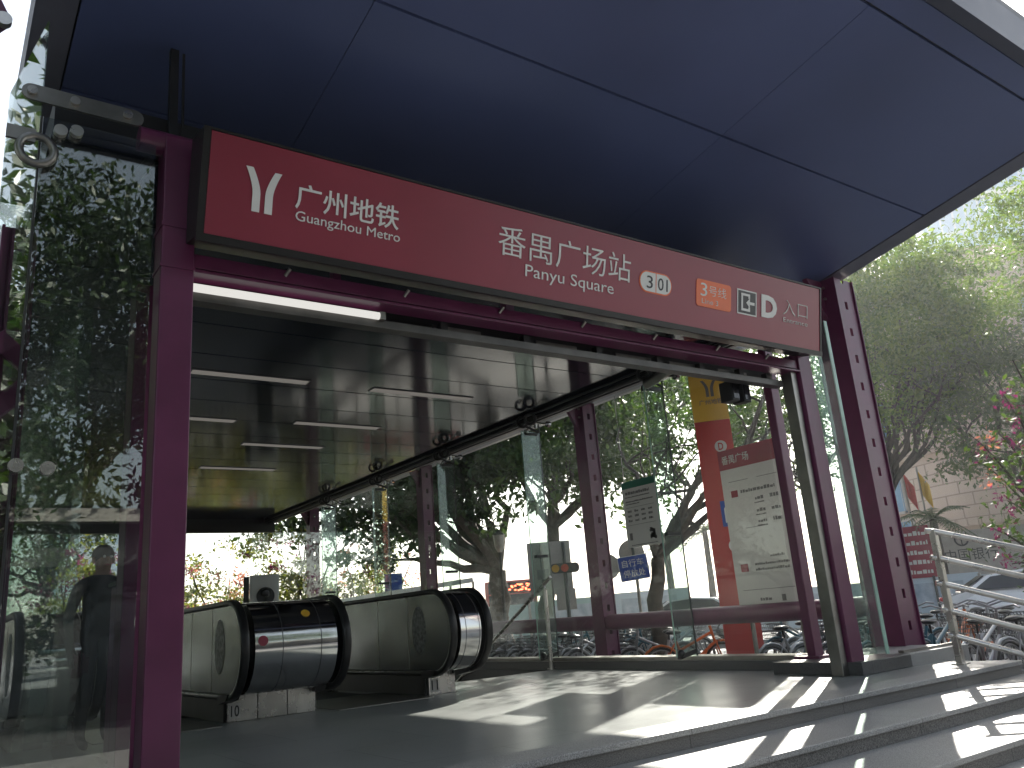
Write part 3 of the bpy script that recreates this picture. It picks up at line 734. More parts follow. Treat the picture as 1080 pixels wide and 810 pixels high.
# white box with a dark round opening standing beyond the escalators
t = thing('white_cabinet', polar(18.9, 22.6, 1), 'white box with a dark round opening beyond the escalators', 'cabinet')
c = polar(18.9, 22.6, 0); Tm = Matrix.Translation(c) @ Matrix.Rotation(R(-18), 4, 'Z')
MB().box(-.36, .36, -.2, .2, 1.25, 2.25, Tm).build('body', 'white', t, .02)
mb = MB(); mb.box(-.50, -.365, -.22, .2, 1.2, 2.22, Tm); mb.build('side_door', 'darkgrey', t)
mb = MB(); mb.disc(Tm @ Vector((.03, -.215, 1.72)), Tm.to_3x3() @ Vector((0, 1, 0)), .22, .03, 28); mb.build('round_opening', 'darkgrey', t)
mb = MB(); mb.sphere(Tm @ Vector((.03, -.24, 1.80)), (.13, .03, .10)); mb.box(0.0, .07, -.25, -.232, 1.52, 1.76, Tm); mb.build('horn', 'black', t)
MB().box(-.2, .2, -.12, .12, GZ, 1.26, Tm).build('post', 'dull_steel', t)

# ================================================================== HAND RAILS
t = thing('stair_handrail', (7.3, 9.6, 0), 'stainless post and handrail where the stairs go down by the glass wall', 'handrail')
MB().tube([(7.31, 9.6, .002), (7.31, 9.6, 1.08)], .028, 14).build('post', 'steel', t)
MB().tube([(7.31, 9.45, 1.24), (7.31, 11.36, .22), (7.31, 14, -1.2)], .024, 12).build('rail', 'steel', t)
mb = MB(); mb.tube([(7.31, 9.6, 1.08), (7.31, 9.62, 1.15)], .014, 8); mb.disc((7.31, 9.6, .012), (0, 0, 1), .06, .02); mb.build('fixing', 'steel', t)
sr = thing('step_handrail', (7.99, 4.25, 0), 'stainless five-bar railing beside the steps at the right', 'railing')
px, py = 7.99, 4.26
MB().box(px-.03, px+.03, py-.03, py+.03, .003, 1.245).build('post', 'steel', sr, .004)
MB().box(px-.06, px+.06, py-.06, py+.06, .004, .014).build('base_plate', 'steel', sr)
q2 = Vector((px+.22, py-1.1, 0))
MB().box(q2.x-.03, q2.x+.03, q2.y-.03, q2.y+.03, -.22, .86).build('post', 'steel', sr, .004)
q3 = Vector((px+.26, py-2.6, 0))
MB().box(q3.x-.03, q3.x+.03, q3.y-.03, q3.y+.03, GZ+.1, .55).build('post', 'steel', sr, .004)
for z in (1.225, .97, .73, .485, .255):
    MB().tube([(px-.05, py+.05, z+.01), (px, py, z), (q2.x, q2.y, z-.385), (q3.x, q3.y, z-.69)], .027, 14).build('rail', 'steel', sr)

# ================================================================== STREET FURNITURE SEEN THROUGH THE GLASS
def face_frame(az, d, u_off=0., z=0.):
    """upright frame at azimuth and distance, facing the station entrance"""
    f = polar(az, 1); n = -f; u = Vector((math.cos(R(az)), -math.sin(R(az)), 0))
    return (polar(az, d, z)+u*u_off, u, Vector((0, 0, 1)), n)
# metro pylon
pd = 13.5; F = face_frame(49.75, pd, -.27, GZ)
py_ = thing('metro_pylon', F[0], 'tall red metro pylon with a yellow top behind the glass wall', 'pylon')
PW = .56; PH = pd*.282+.75-GZ
plate(rect(0, PW, 0, PH-1.02), F, -.22, 0, 'red_panel', 'pylonred', py_, .01)
plate(rect(0, PW, PH-1.015, PH), F, -.22, 0, 'yellow_top', 'yellow', py_, .01)
for sgn in (-1, 1):
    L = []
    for k in range(9):
        q = k/8; o = .012+.07*max(0, (q-.42)/.58)**1.9
        L.append((q, o))
    plate([(PW/2+.03+sgn*o, PH-.62+.28*q) for q, o in L]+[(PW/2+.03+sgn*(o+.05), PH-.62+.28*q) for q, o in reversed(L)], F, .002, .005, 'emblem', 'greytext', py_)
lettering('广州地铁', (.12, .5, PH-.75, PH-.66), F, 'greytext', py_, bold=.01)
plate(circle(.36, PH-1.45, .095), F, .002, .005, 'letter_badge', 'paper', py_)
lettering('D', (.32, .40, PH-1.51, PH-1.39), F, 'pylonred', py_, lift=.005, bold=.02)
plate(rect(.22, .50, PH-2.72, PH-2.32), F, .002, .006, 'blue_panel', 'blue', py_)
plate([(.27, PH-2.66), (.30, PH-2.66), (.30, PH-2.46), (.34, PH-2.42), (.38, PH-2.42), (.42, PH-2.46), (.42, PH-2.66), (.45, PH-2.66), (.45, PH-2.44), (.40, PH-2.38), (.32, PH-2.38), (.27, PH-2.44)], F, .007, .009, 'symbol', 'white', py_)
plate(circle(.36, PH-3.02, .10), F, .002, .005, 'line_badge', 'white', py_)
lettering('3', (.32, .40, PH-3.09, PH-2.95), F, 'letterdark', py_, lift=.005)

# bicycle parking sign and two round road signs seen from behind
F = face_frame(43.45, 19, -.34, 0)
t = thing('parking_sign', polar(43.4, 19, GZ), 'blue bicycle parking sign on a pole behind the glass wall', 'sign')
a = R(-5)
Fs = (F[0]+Vector((0, 0, 1.28)), (F[1]*math.cos(a)-Vector((0, 0, 1))*math.sin(a)), (Vector((0, 0, 1))*math.cos(a)+F[1]*math.sin(a)), F[3])
plate(rrect(0, .66, 0, .54, .03), Fs, -.02, 0, 'panel', 'white', t)
plate(rrect(.014, .646, .014, .526, .03), Fs, .001, .004, 'panel', 'blue', t)
lettering('自行车', (.09, .57, .30, .46), Fs, 'white', t, lift=.004)
lettering('停放处', (.09, .57, .08, .24), Fs, 'white', t, lift=.004)
MB().tube([F[0]+F[1]*.36+Vector((0, 0, GZ)), F[0]+F[1]*.36-F[3]*.04+Vector((0, 0, 1.8))], .03).build('pole', 'dull_steel', t)
for az, tn, lb in ((41.6, .047, 'grey back of a round road sign left of the blue parking sign'), (43.3, .061, 'grey back of a round road sign peeking above the blue parking sign')):
    F = face_frame(az, 20, 0, 0); zc = .75+20*tn
    t = thing('road_sign', F[0]+Vector((0, 0, GZ)), lb, 'road sign', 'round road signs')
    MB().disc(F[0]+Vector((0, 0, zc)), F[3], .30, .02, 30).build('disc', 'stone', t)
    MB().tube([F[0]+F[1]*.08+F[3]*.05+Vector((0, 0, GZ)), F[0]+F[1]*.04+F[3]*.05+Vector((0, 0, zc+.22))], .03).build('pole', 'darkgrey', t)
# large grey panel with boxes and the traffic light
F = face_frame(37.75, 22, -.56, 0)
t = thing('roadside_panel', F[0]+Vector((0, 0, GZ)), 'big grey back of a roadside panel with control boxes on its poles', 'panel')
plate(rect(0, 1.12, 1.2, 2.55), F, -.05, 0, 'panel', 'stone', t, .01)
plate(rect(.22, .52, 1.60, 1.84), F, .08, .2, 'control_box', 'darkgrey', t); plate(rect(.66, 1.16, .80, 1.32), F, .06, .2, 'control_box', 'stone', t)
for q in (.36, .95): MB().tube([F[0]+F[1]*q+F[3]*.04+Vector((0, 0, GZ)), F[0]+F[1]*q+F[3]*.04+Vector((0, 0, 2.5))], .04).build('pole', 'darkgrey', t)
F = face_frame(38.75, 21, -.36, 0)
t = thing('traffic_light', F[0]+Vector((0, 0, GZ)), 'horizontal traffic light with amber and red lenses beside the grey panel', 'traffic light')
plate(rrect(0, .72, 1.68, 1.92, .1), F, -.12, 0, 'housing', 'black', t, .01)
for q, mt in enumerate(('lens_amber', 'lens_red', 'lens')):
    MB().disc(F[0]+F[1]*(.13+.23*q)+Vector((0, 0, 1.80))+F[3]*.01, F[3], .095, .03, 20).build('lens', mt, t)
MB().tube([F[0]+F[1]*.36-F[3]*.05+Vector((0, 0, GZ)), F[0]+F[1]*.36-F[3]*.05+Vector((0, 0, 1.7))], .05).build('pole', 'darkgrey', t)
# lamp post
F = face_frame(34.45, 25, 0, 0)
t = thing('street_lamp', F[0]+Vector((0, 0, GZ)), 'slim dark lamp post with a pale lantern in front of the banyan trunk', 'street lamp')
MB().tube([F[0]+Vector((0, 0, GZ)), F[0]+Vector((0, 0, 2.6))], [.07, .045], 10).build('pole', 'black', t)
MB().tube([F[0]+Vector((0, 0, 2.6)), F[0]+Vector((0, 0, 2.75)), F[0]+Vector((0, 0, 3.1))], [.06, .14, .17], 12).build('lantern', 'dull_steel', t)
MB().tube([F[0]+Vector((0, 0, 3.1)), F[0]+Vector((0, 0, 3.25))], [.2, .04], 12).build('cap', 'black', t)

# white ramp parapet far back on the right, seen over the escalators
A, B = polar(22.3, 25.5), polar(32.5, 24)
t = thing('white_parapet', A+Vector((0, 0, GZ)), 'white sloping parapet rail beyond the glass over the right escalator', 'railing')
MB().bar(A+Vector((0, 0, 1.5)), B+Vector((0, 0, 1.82)), .1, .13).build('cap', 'white', t)
for k in range(8): p = A.lerp(B, k/7); MB().tube([p+Vector((0, 0, GZ)), p+Vector((0, 0, 1.48+.3*k/7))], .035, 8).build('post', 'dull_steel', t)
MB().bar(A.lerp(B, .35)+Vector((0, .2, 1.18)), B+Vector((0, .2, 1.36)), .03, .5).build('banner', 'pylonred', t)
t = thing('blue_sign', polar(27.2, 29, GZ), 'small blue sign behind the purple columns over the right escalator', 'sign')
F = face_frame(27.2, 29, -.3, 0); plate(rect(0, .6, 1.85, 2.45), F, -.03, 0, 'panel', 'blue', t); MB().tube([F[0]+F[1]*.3+Vector((0, .1, GZ)), F[0]+F[1]*.3+Vector((0, .1, 2.4))], .05).build('pole', 'darkgrey', t)

# iron picket fence at the far end
A, B = polar(8, 27.5), polar(21.5, 26)
t = thing('picket_fence', A+Vector((0, 0, GZ)), 'black iron picket fence in front of the flowering bushes', 'fence')
mb = MB()
for z in (.2, 1.3): mb.bar(A+Vector((0, 0, z)), B+Vector((0, 0, z)), .04, .05)
mb.build('rail', 'black', t)
mb = MB(); n = 34
for k in range(n+1):
    p = A.lerp(B, k/n); mb.tube([p+Vector((0, 0, GZ)), p+Vector((0, 0, 1.5))], .022, 6); mb.tube([p+Vector((0, 0, 1.5)), p+Vector((0, 0, 1.58)), p+Vector((0, 0, 1.75))], [.022, .055, .004], 6)
mb.build('picket', 'black', t)

# hoarding along the far side of the road
t = thing('hoarding_fence', road_pt(-20, 6.6, GZ), 'pale blue and white construction hoarding along the far side of the road', 'hoarding')
for k in range(16):
    a0 = -34+k*3.6; z1 = .95+.55*math.sin(k*2.1)*.12+(.35 if k < 8 else 0)
    mb = MB(); mb.bar(road_pt(a0, 6.6, (GZ+z1)/2), road_pt(a0+3.56, 6.6, (GZ+z1)/2), .08, z1-GZ)
    mb.build('panel', 'hoard_teal' if k in (1, 3, 5, 6) else 'hoard_white', t)
    if k not in (1, 3, 5):
        mb = MB(); mb.bar(road_pt(a0+.6, 6.55, z1-.62), road_pt(a0+3.0, 6.55, z1-.62), .02, .72); mb.build('picture', 'hoard_art', t)
    MB().bar(road_pt(a0-.02, 6.55, GZ), road_pt(a0-.02, 6.55, z1+.06), .09, .09).build('post', 'stone', t)

# ------------------------------------------------------------------ cars and bus
def car(loc, rot, label, mat='car_white'):
    t = thing('parked_car', (0, 0, 0), label, 'car', 'cars on the road')
    side = [(-2.15, .35), (-2.2, .62), (-2.1, .92), (-1.75, 1.0), (-1.15, 1.38), (-.3, 1.47), (.5, 1.40), (1.15, 1.0), (1.9, .86), (2.15, .66), (2.15, .35)]
    mb = MB(); n = len(side)
    def wid(z): return .86 if z < 1.0 else .86-.42*(z-1.0)
    A = [Vector((x, -wid(z), z)) for x, z in side]; B = [Vector((x, wid(z), z)) for x, z in side]
    mb.add(A+B, [(i, (i+1) % n, n+(i+1) % n, n+i) for i in range(n)], False); mb.add(A, [tuple(range(n-1, -1, -1))]); mb.add(B, [tuple(range(n))])
    mb.build('body', mat, t, .05)
    for s_ in (-1, 1):
        mb = MB(); g = [(-1.55, 1.03), (-1.08, 1.34), (-.3, 1.41), (.42, 1.35), (.98, 1.02)]
        mb.prism(g, lambda a, b: Vector((a, s_*(wid(b)+.004), b)), lambda a, b: Vector((a, s_*(wid(b)-.05), b))); mb.build('side_window', 'car_dark', t)
    mb = MB(); mb.add([(-1.80, -.62, 1.02), (-1.80, .62, 1.02), (-1.21, .56, 1.37), (-1.21, -.56, 1.37)], [(0, 1, 2, 3)]); mb.add([(1.18, -.64, 1.02), (1.18, .64, 1.02), (.56, .58, 1.39), (.56, -.58, 1.39)], [(0, 1, 2, 3)])
    o = mb.build('windscreen', 'car_dark', t); so = o.modifiers.new('thick', 'SOLIDIFY'); so.thickness = .03; so.offset = 0
    for x in (-1.35, 1.35):
        for s_ in (-1, 1):
            w = bpy.data.objects.new('wheel', None); w.location = (x, s_*.78, .32); col.objects.link(w); w.parent = t
            ty = MB().torus((0, 0, 0), (0, 1, 0), .23, .09, 24, 8).build('tyre', 'rubber'); ty.parent = w
            ri = MB().disc((0, 0, 0), (0, 1, 0), .21, .12, 18).build('rim', 'dull_steel'); ri.parent = w
    for s_ in (-1, 1):
        MB().box(-2.21, -2.05, s_*.66-.16, s_*.66+.16, .72, .9).build('tail_light', 'tail', t, .03)
        MB().box(2.0, 2.16, s_*.62-.18, s_*.62+.18, .62, .76).build('headlight', 'paper', t, .03)
    t.location = loc; t.rotation_euler = (0, 0, rot)
    return t
ra = math.atan2(e.y, e.x)
car(road_pt(-4.5, 1.2, GZ+.005), ra+math.pi, 'white car behind the tree trunk, roof just above the purple tube')
car(polar(66.6, 25.5, GZ+.005), ra, 'white hatchback at the right edge beyond the steel railing')
F = face_frame(35.0, 40, 0, GZ)
t = thing('city_bus', F[0], 'city bus with a red lit destination display behind the lamp post', 'bus')
Tm = Matrix.Translation(F[0]) @ Matrix.Rotation(R(-35), 4, 'Z')
MB().box(-1.22, 1.22, 0, 9, .35, 2.95, Tm).build('body', 'bus_red', t, .08)
MB().box(-1.05, 1.05, -.03, .05, 1.0, 2.3, Tm).build('windscreen', 'car_dark', t)
MB().box(-1.05, 1.05, -.05, .05, 2.36, 2.85, Tm).build('display', 'black', t)
Fb = (Tm @ Vector((-.95, -.052, 2.42)), Tm.to_3x3() @ Vector((1, 0, 0)), Vector((0, 0, 1)), Tm.to_3x3() @ Vector((0, -1, 0)))
mb = MB(); rnd = random.Random(5); O, U, V, Nn = Fb
for k in range(40): u = rnd.uniform(0, 1.8); v = rnd.uniform(0, .3); mb.prism(rect(u, u+.1, v, v+.06), lambda a, b: O+U*a+V*b, lambda a, b: O+U*a+V*b+Nn*.01)
mb.build('display_light', 'led', t)
for s_ in (-1, 1): MB().box(s_*.85-.18, s_*.85+.18, -.04, .02, .55, .72, Tm).build('headlight', 'paper', t)
for s_ in (-1, 1):
    for yy in (2, 6.8): MB().torus(Tm @ Vector((s_*1.05, yy, .45)), Tm.to_3x3() @ Vector((1, 0, 0)), .32, .13, 22, 8).build('wheel', 'rubber', t)

# ------------------------------------------------------------------ buildings
bb = thing('corner_building', polar(65, 45, GZ), 'beige tiled corner building across the road', 'building')
P0, P1, P2 = polar(57.5, 52), polar(65.0, 45), polar(80, 52)
arc = []
d0 = (P0-P1).normalized(); d2 = (P2-P1).normalized()
for k in range(9):
    s_ = k/8; a = P1+d0*2.2; c = P1+d2*2.2; arc.append(a*(1-s_)**2+P1*2*s_*(1-s_)+c*s_**2)
foot = [P0]+arc+[P2, polar(78, 70), polar(58, 70)]
n = len(foot); HB = 17
def extrude(poly, z0, z1, grow=0):
    cen = sum(poly, Vector())/len(poly); mb = MB()
    q = [p+(p-cen).normalized()*grow for p in poly]
    A = [Vector((p.x, p.y, z0)) for p in q]; B = [Vector((p.x, p.y, z1)) for p in q]
    m = len(q); mb.add(A+B, [(i, (i+1) % m, m+(i+1) % m, m+i) for i in range(m)]); mb.add(A, [tuple(range(m-1, -1, -1))]); mb.add(B, [tuple(range(m))]); return mb
extrude(foot, GZ, HB).build('wall', 'tile', bb)
mb = MB()
for z in (3.4, 7.2, 11): 
    for p, q in zip(foot[:11], foot[1:11]): mb.bar(Vector((p.x, p.y, z))*1, Vector((q.x, q.y, z)), .5, .35)
mb.build('ledge', 'tile', bb)
def facade_window(p, q, s0, s1, z0, z1, mat='facade_glass'):
    a, b = p.lerp(q, s0), p.lerp(q, s1); d = (b-a).normalized(); nn = Vector((d.y, -d.x, 0))
    if nn.dot(-a) < 0: nn = -nn
    fr = MB(); 
    c0 = a+nn*.06; c1 = b+nn*.06
    g = MB().bar(Vector((c0.x, c0.y, (z0+z1)/2)), Vector((c1.x, c1.y, (z0+z1)/2)), .14, z1-z0).build('window', mat, bb)
    for z in (z0, z1): fr.bar(Vector((c0.x, c0.y, z)), Vector((c1.x, c1.y, z)), .24, .14)
    m = 3
    for k in range(m+1): c = c0.lerp(c1, k/m); fr.bar(Vector((c.x, c.y, z0+.07)), Vector((c.x, c.y, z1-.07)), .2, .1, (1, 0, 0))
    fr.build('window_frame', 'stone', g)
L0, L1_ = P0, arc[0]; R0, R1_ = arc[-1], P2
facade_window(L0, L1_, .30, .62, 4.4, 6.6); facade_window(L0, L1_, .30, .62, 8.2, 10.4); facade_window(L0, L1_, .08, .2, 1.0, 3.0)
for z in (4.6, 8.3, 12): facade_window(R0, R1_, .12, .45, z, z+2.0); facade_window(R0, R1_, .6, .92, z, z+2.0)
facade_window(L0, L1_, .42, .66, 2.5, 4.0)
mb = MB(); mb.bar(R0+Vector((-.3, -.3, .4)), R1_+Vector((-.3, -.3, .4)), .5, 1.6); mb.build('shopfront', 'darkgrey', bb)
# bank name wall
F = face_frame(63.8, 39, -2.2, 0)
t = thing('name_wall', F[0]+Vector((0, 0, GZ)), 'grey stone name wall with dark Chinese characters behind the steel railing', 'sign wall')
plate(rect(-.2, 4.4, GZ, 2.7), F, -.5, 0, 'wall', 'stone', t, .03)
lettering('中国银行', (1.2, 3.1, 1.5, 1.98), F, 'letterdark', t)
mb = MB(); mb.torus(F[0]+F[1]*1.9+Vector((0, 0, 2.35))+F[3]*.02, F[3], .24, .035, 24, 6); mb.bar(F[0]+F[1]*1.9+Vector((0, 0, 2.12))+F[3]*.03, F[0]+F[1]*1.9+Vector((0, 0, 2.58))+F[3]*.03, .03, .05); mb.build('emblem', 'letterdark', t)
F = face_frame(60.75, 36, -.6, 0)
t = thing('shop_board', F[0]+Vector((0, 0, GZ)), 'dark red shop directory board with rows of white writing right of the corner column', 'sign board')
plate(rect(0, 1.2, .95, 2.9), F, -.1, 0, 'panel', 'maroon', t)
mb = MB(); rnd = random.Random(9); O, U, V, Nn = F
for r_ in range(5): textline(.12, 1.08, 1.1+.36*r_, .17)
mb.build('print', 'paper', t)
for q in (.15, 1.05): MB().tube([F[0]+F[1]*q+Vector((0, 0, GZ)), F[0]+F[1]*q+Vector((0, 0, 1))], .05).build('post', 'darkgrey', t)
# flags by the building
for az, mt, lb in ((60.9, 'pylonred', 'red flag hanging from a pole in front of the beige building'), (61.75, 'yellow', 'yellow flag hanging from a pole in front of the beige building')):
    F = face_frame(az, 38, 0, 0)
    t = thing('flag', F[0]+Vector((0, 0, GZ)), lb, 'flag')
    MB().tube([F[0]+Vector((0, 0, GZ)), F[0]+Vector((0, 0, 5.4))], .04, 8).build('pole', 'stone', t)
    mb = MB(); pts = []
    cols = 7; rows = 6
    vs = [F[0]+F[1]*(.04+.05*i)+F[3]*(.05*math.sin(i*1.7+j*.4))+Vector((0, 0, 5.2-.2*j-.1*i)) for j in range(rows) for i in range(cols)]
    mb.add(vs, [(j*cols+i, j*cols+i+1, (j+1)*cols+i+1, (j+1)*cols+i) for j in range(rows-1) for i in range(cols-1)], True)
    o = mb.build('cloth', mt, t); so = o.modifiers.new('thick', 'SOLIDIFY'); so.thickness = .02
# towers
def tower(az, d, w, dep, h, label, mat='tower'):
    c = polar(az, d, 0); Tm = Matrix.Translation(c) @ Matrix.Rotation(R(-az+18), 4, 'Z')
    t = thing('glass_tower', c+Vector((0, 0, GZ)), label, 'building')
    MB().box(-w/2, w/2, -dep/2, dep/2, GZ, h, Tm).build('wall', mat, t)
    MB().box(-w/2-.4, w/2+.4, -dep/2-.4, dep/2+.4, h, h+1.5, Tm).build('parapet', 'stone', t)
    mb = MB()
    for k in range(int(h/6)): mb.box(-w/2-.25, w/2+.25, -dep/2-.25, dep/2+.25, 5+k*6, 5.5+k*6, Tm)
    mb.build('floor_band', 'white', t)
tower(69.5, 95, 20, 20, 46, 'pale blue tower rising behind the right trees')
tower(9.3, 120, 9, 14, 20, 'pale blue tower far behind the left glass')

# ================================================================== TREES
def leaf_mesh(name, centers, size, seed, mat, parent, flat=0., pull=None):
    rng = np.random.default_rng(seed); C = np.asarray(centers, float); n = len(C)
    d = rng.normal(size=(n, 3)); d[:, 2] *= (1-flat*.6); d /= np.linalg.norm(d, axis=1)[:, None]
    o = rng.normal(size=(n, 3)); s_ = np.cross(d, o); s_ /= np.linalg.norm(s_, axis=1)[:, None]; nn = np.cross(d, s_)
    L = size*rng.uniform(.6, 1.35, n)[:, None]; W = L*rng.uniform(.32, .5, n)[:, None]
    P = np.stack([C-d*L*.5, C+s_*W*.5+nn*L*.07, C+d*L*.5, C-s_*W*.5+nn*L*.07], 1).reshape(-1, 3)
    me = bpy.data.meshes.new(name); me.vertices.add(n*4); me.vertices.foreach_set('co', P.ravel().astype(np.float32))
    me.loops.add(n*4); me.loops.foreach_set('vertex_index', np.arange(n*4, dtype=np.int32)); me.polygons.add(n)
    me.polygons.foreach_set('loop_start', np.arange(0, n*4, 4, dtype=np.int32)); me.update(); me.validate()
    me.materials.append(M[mat]); ob = bpy.data.objects.new(name, me); col.objects.link(ob)
    if parent: put(ob, parent)
    return ob
def crown_points(center, radii, nclump, per, clump_r, seed, hollow=.35):
    rng = np.random.default_rng(seed); out = []; cl = []
    while len(cl) < nclump:
        v = rng.normal(size=3); v /= np.linalg.norm(v); r = rng.uniform(hollow, 1)**.6
        r *= 1+.22*math.sin(3*v[0]+seed)+.16*math.sin(5*v[1]+2*v[2]+seed*2)
        cl.append(np.array(center)+v*r*np.array(radii))
    for c in cl:
        k = rng.uniform(.55, 1.5); m = int(per*k); sz = clump_r*rng.uniform(.6, 1.3)
        p = rng.normal(size=(m, 3))*sz*np.array([.6, .6, .34]); out.append(c+p)
    return np.concatenate(out), cl
def limb(mb, a, b, r0, r1, seed, wob=.12, n=6):
    rng = random.Random(seed); a, b = Vector(a), Vector(b); L = (b-a).length; pts = []; rs = []
    for i in range(n+1):
        q = i/n; off = Vector((rng.uniform(-1, 1), rng.uniform(-1, 1), rng.uniform(-.5, .7)))*wob*L*math.sin(math.pi*q)*.6
        pts.append(a.lerp(b, q)+off); rs.append(r0+(r1-r0)*q)
    mb.tube(pts, rs, 8); return pts
def tree(base, center, radii, label, mat, nclump=130, per=70, clump_r=.55, leaf=.17, seed=1, tr=.22, fork=None, nl=9, name='broadleaf_tree', hollow=.35, cat='tree', group=None):
    base = Vector(base); t = thing(name, base, label, cat, group)
    pts, cl = crown_points(center, radii, nclump, per, clump_r, seed, hollow)
    mb = MB(); rng = random.Random(seed)
    fork = Vector(fork) if fork else base.lerp(Vector(center), .5)
    limb(mb, base, fork, tr, tr*.7, seed, .06)
    order = sorted(range(len(cl)), key=lambda i: rng.random())[:nl]
    for i in order:
        tip = Vector(cl[i]); p = limb(mb, fork, fork.lerp(tip, .9), tr*.45, tr*.08, seed+i, .14)
        for j in range(3):
            q = rng.choice(cl); q = Vector(q); st = p[rng.randrange(2, 5)]
            if (q-st).length < max(radii)*1.1: limb(mb, st, st.lerp(q, .85), tr*.16, tr*.03, seed+i*7+j, .15, 5)
    mb.build('trunk', 'bark', t)
    leaf_mesh('crown', pts, leaf, seed, mat, t)
    return t
# dark banyan behind the glass wall
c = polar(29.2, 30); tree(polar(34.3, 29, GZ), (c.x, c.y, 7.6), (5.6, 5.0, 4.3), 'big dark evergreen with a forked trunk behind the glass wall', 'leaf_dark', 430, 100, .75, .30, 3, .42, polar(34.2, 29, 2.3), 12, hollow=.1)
c = polar(41.0, 27); tree(polar(37.0, 30.5, GZ), (c.x, c.y, 7.2), (4.6, 4.0, 3.7), 'green tree with sunlit edges filling the glass beside the slotted column', 'leaf_mid', 290, 90, .7, .27, 5, .3, polar(38.2, 29, 3.6), 10, hollow=.2)
# sparse tree with bare dark branches near the pylon
c = polar(50.2, 19.5); tree(polar(44.0, 15.5, GZ), (c.x, c.y, 4.95), (3.5, 3.4, 1.4), 'sparse tree with bare dark branches around the pylon', 'leaf_mid', 110, 55, .5, .15, 8, .17, polar(45.0, 15.6, 1.55), 11, hollow=.2)
# the big light-green tree at the right
c = polar(62.6, 31); tree(polar(59.5, 31, GZ), (c.x, c.y, 9.3), (4.3, 4.3, 3.9), 'broad light green feathery tree right of the corner column', 'leaf_pale', 270, 170, .80, .18, 11, .22, polar(59.6, 31, 3.4), 18, hollow=.1)
c = polar(55.0, 36); tree(polar(56.0, 36, GZ), (c.x, c.y, 8.6), (4.6, 4.4, 4.4), 'leafy tree between the pylon and the corner column', 'leaf_mid', 150, 75, .65, .18, 13, .24, polar(56, 36, 3.8), 9, hollow=.2)
c = polar(74.5, 26); tree(polar(76, 26, GZ), (c.x, c.y, 10.4), (3.0, 3.2, 2.6), 'yellow-green tree cut off by the right edge of the view', 'leaf_pale', 130, 75, .5, .15, 17, .2, None, 8)
c = polar(67.5, 32); tree(polar(67.8, 32, GZ), (c.x, c.y, 6.6), (3.6, 3.6, 2.6), 'grey-green tree standing in front of the pale tower', 'leaf_grey', 160, 70, .7, .2, 19, .25, None, 8)
# trees behind the viewer, mirrored by the front glass
tree((2.2, -9.5, GZ), (2.2, -9.5, 7.5), (4.6, 3.6, 5.0), 'large leafy tree mirrored in the left glass panel', 'leaf_dark', 230, 80, .8, .22, 23, .3, (2.2, -9.5, 2.5), 10, hollow=.1)
tree((-3.0, -12.5, GZ), (-3.0, -12.5, 7.0), (4.2, 3.6, 5.0), 'second leafy tree mirrored in the left glass panel', 'leaf_dark', 150, 70, .8, .24, 29, .3, None, 8)
tree((8.5, -13, GZ), (8.5, -13, 6.5), (4.6, 3.8, 4.6), 'tree behind the viewer on the right', 'leaf_mid', 120, 60, .8, .26, 31, .3, None, 8)

added_asphalt = MB(); added_asphalt.add([(-60, -40, GZ+.004), (4.5, -40, GZ+.004), (4.5, -3.4, GZ+.004), (-60, -3.4, GZ+.004)], [(0, 1, 2, 3)])  # unseen asphalt sheet, added to darken what the front glass mirrors
struct(added_asphalt.build('road', 'asphalt'))
t = thing('added_dark_block', (2, -9, GZ), 'low dark shop-like block added behind the viewer to darken the left glass reflection', 'building')  # made-up dark block that keeps the mirrored view in the left glass dark
MB().box(-7, 12, -11.2, -8.4, GZ, 3.1).build('wall', 'darkgrey', t)
MB().box(-7.2, 12.2, -11.4, -8.0, 3.1, 3.35).build('roof', 'stone', t)
for q in range(6): MB().box(-6.6+3.1*q, -4.0+3.1*q, -8.39, -8.36, GZ+.3, 2.3).build('window', 'car_dark', t)
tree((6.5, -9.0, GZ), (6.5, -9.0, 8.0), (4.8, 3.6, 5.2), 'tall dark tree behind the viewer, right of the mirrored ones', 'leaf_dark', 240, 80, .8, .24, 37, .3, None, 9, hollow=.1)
tree((-4.4, 1.5, GZ), (-4.6, 1.5, 6.2), (3.4, 4.0, 4.6), 'dense dark tree added left of the steps to block sky light', 'leaf_dark', 200, 80, .8, .26, 41, .3, None, 8, hollow=.1)  # unseen trees down this side, added to cut the sky light from the left
tree((-4.8, 10.0, GZ), (-4.8, 10.0, 6.0), (3.4, 4.2, 4.8), 'dense dark tree added left of the escalator hall to block sky light', 'leaf_dark', 220, 80, .8, .26, 43, .3, None, 8, hollow=.1)
tree((-4.4, 19.0, GZ), (-4.4, 19.0, 5.6), (3.4, 4.4, 4.6), 'dense dark tree added left of the far end of the hall to block sky light', 'leaf_dark', 200, 80, .8, .26, 47, .3, None, 8, hollow=.1)
for i, (x, y, h, lb) in enumerate(((-2.4, 27.5, 6.6, 'dense dark tree added just past the left rear corner of the hall to block sky'), (-5.0, 36.0, 7.4, 'dense dark tree added far behind the left rear corner to block sky'), (-5.5, 28.0, 6.4, 'dense dark tree added beyond the left rear corner of the hall to block sky'), (-11, 24, 6.6, 'dense dark tree added in the second row left of the hall to block sky'), (-12, 33, 6.8, 'dense dark tree added far back on the left to block sky'), (-11.5, 14, 6.8, 'dense dark tree added in the second row left of the escalators to block sky'))):
    tree((x, y, GZ), (x, y, h), (4.2, 4.2, 5.6), lb, 'leaf_dark', 200, 70, .9, .32, 57+i, .3, None, 8, hollow=.1)  # extra trees, added to hide sky that the glass walls would mirror
c = polar(6.5, 36); tree((c.x, c.y, GZ), (c.x, c.y, 6.4), (4.0, 3.6, 3.6), 'leafy tree beyond the far end, seen through the left glass', 'leaf_mid', 150, 70, .7, .22, 53, .26, None, 8, hollow=.1)
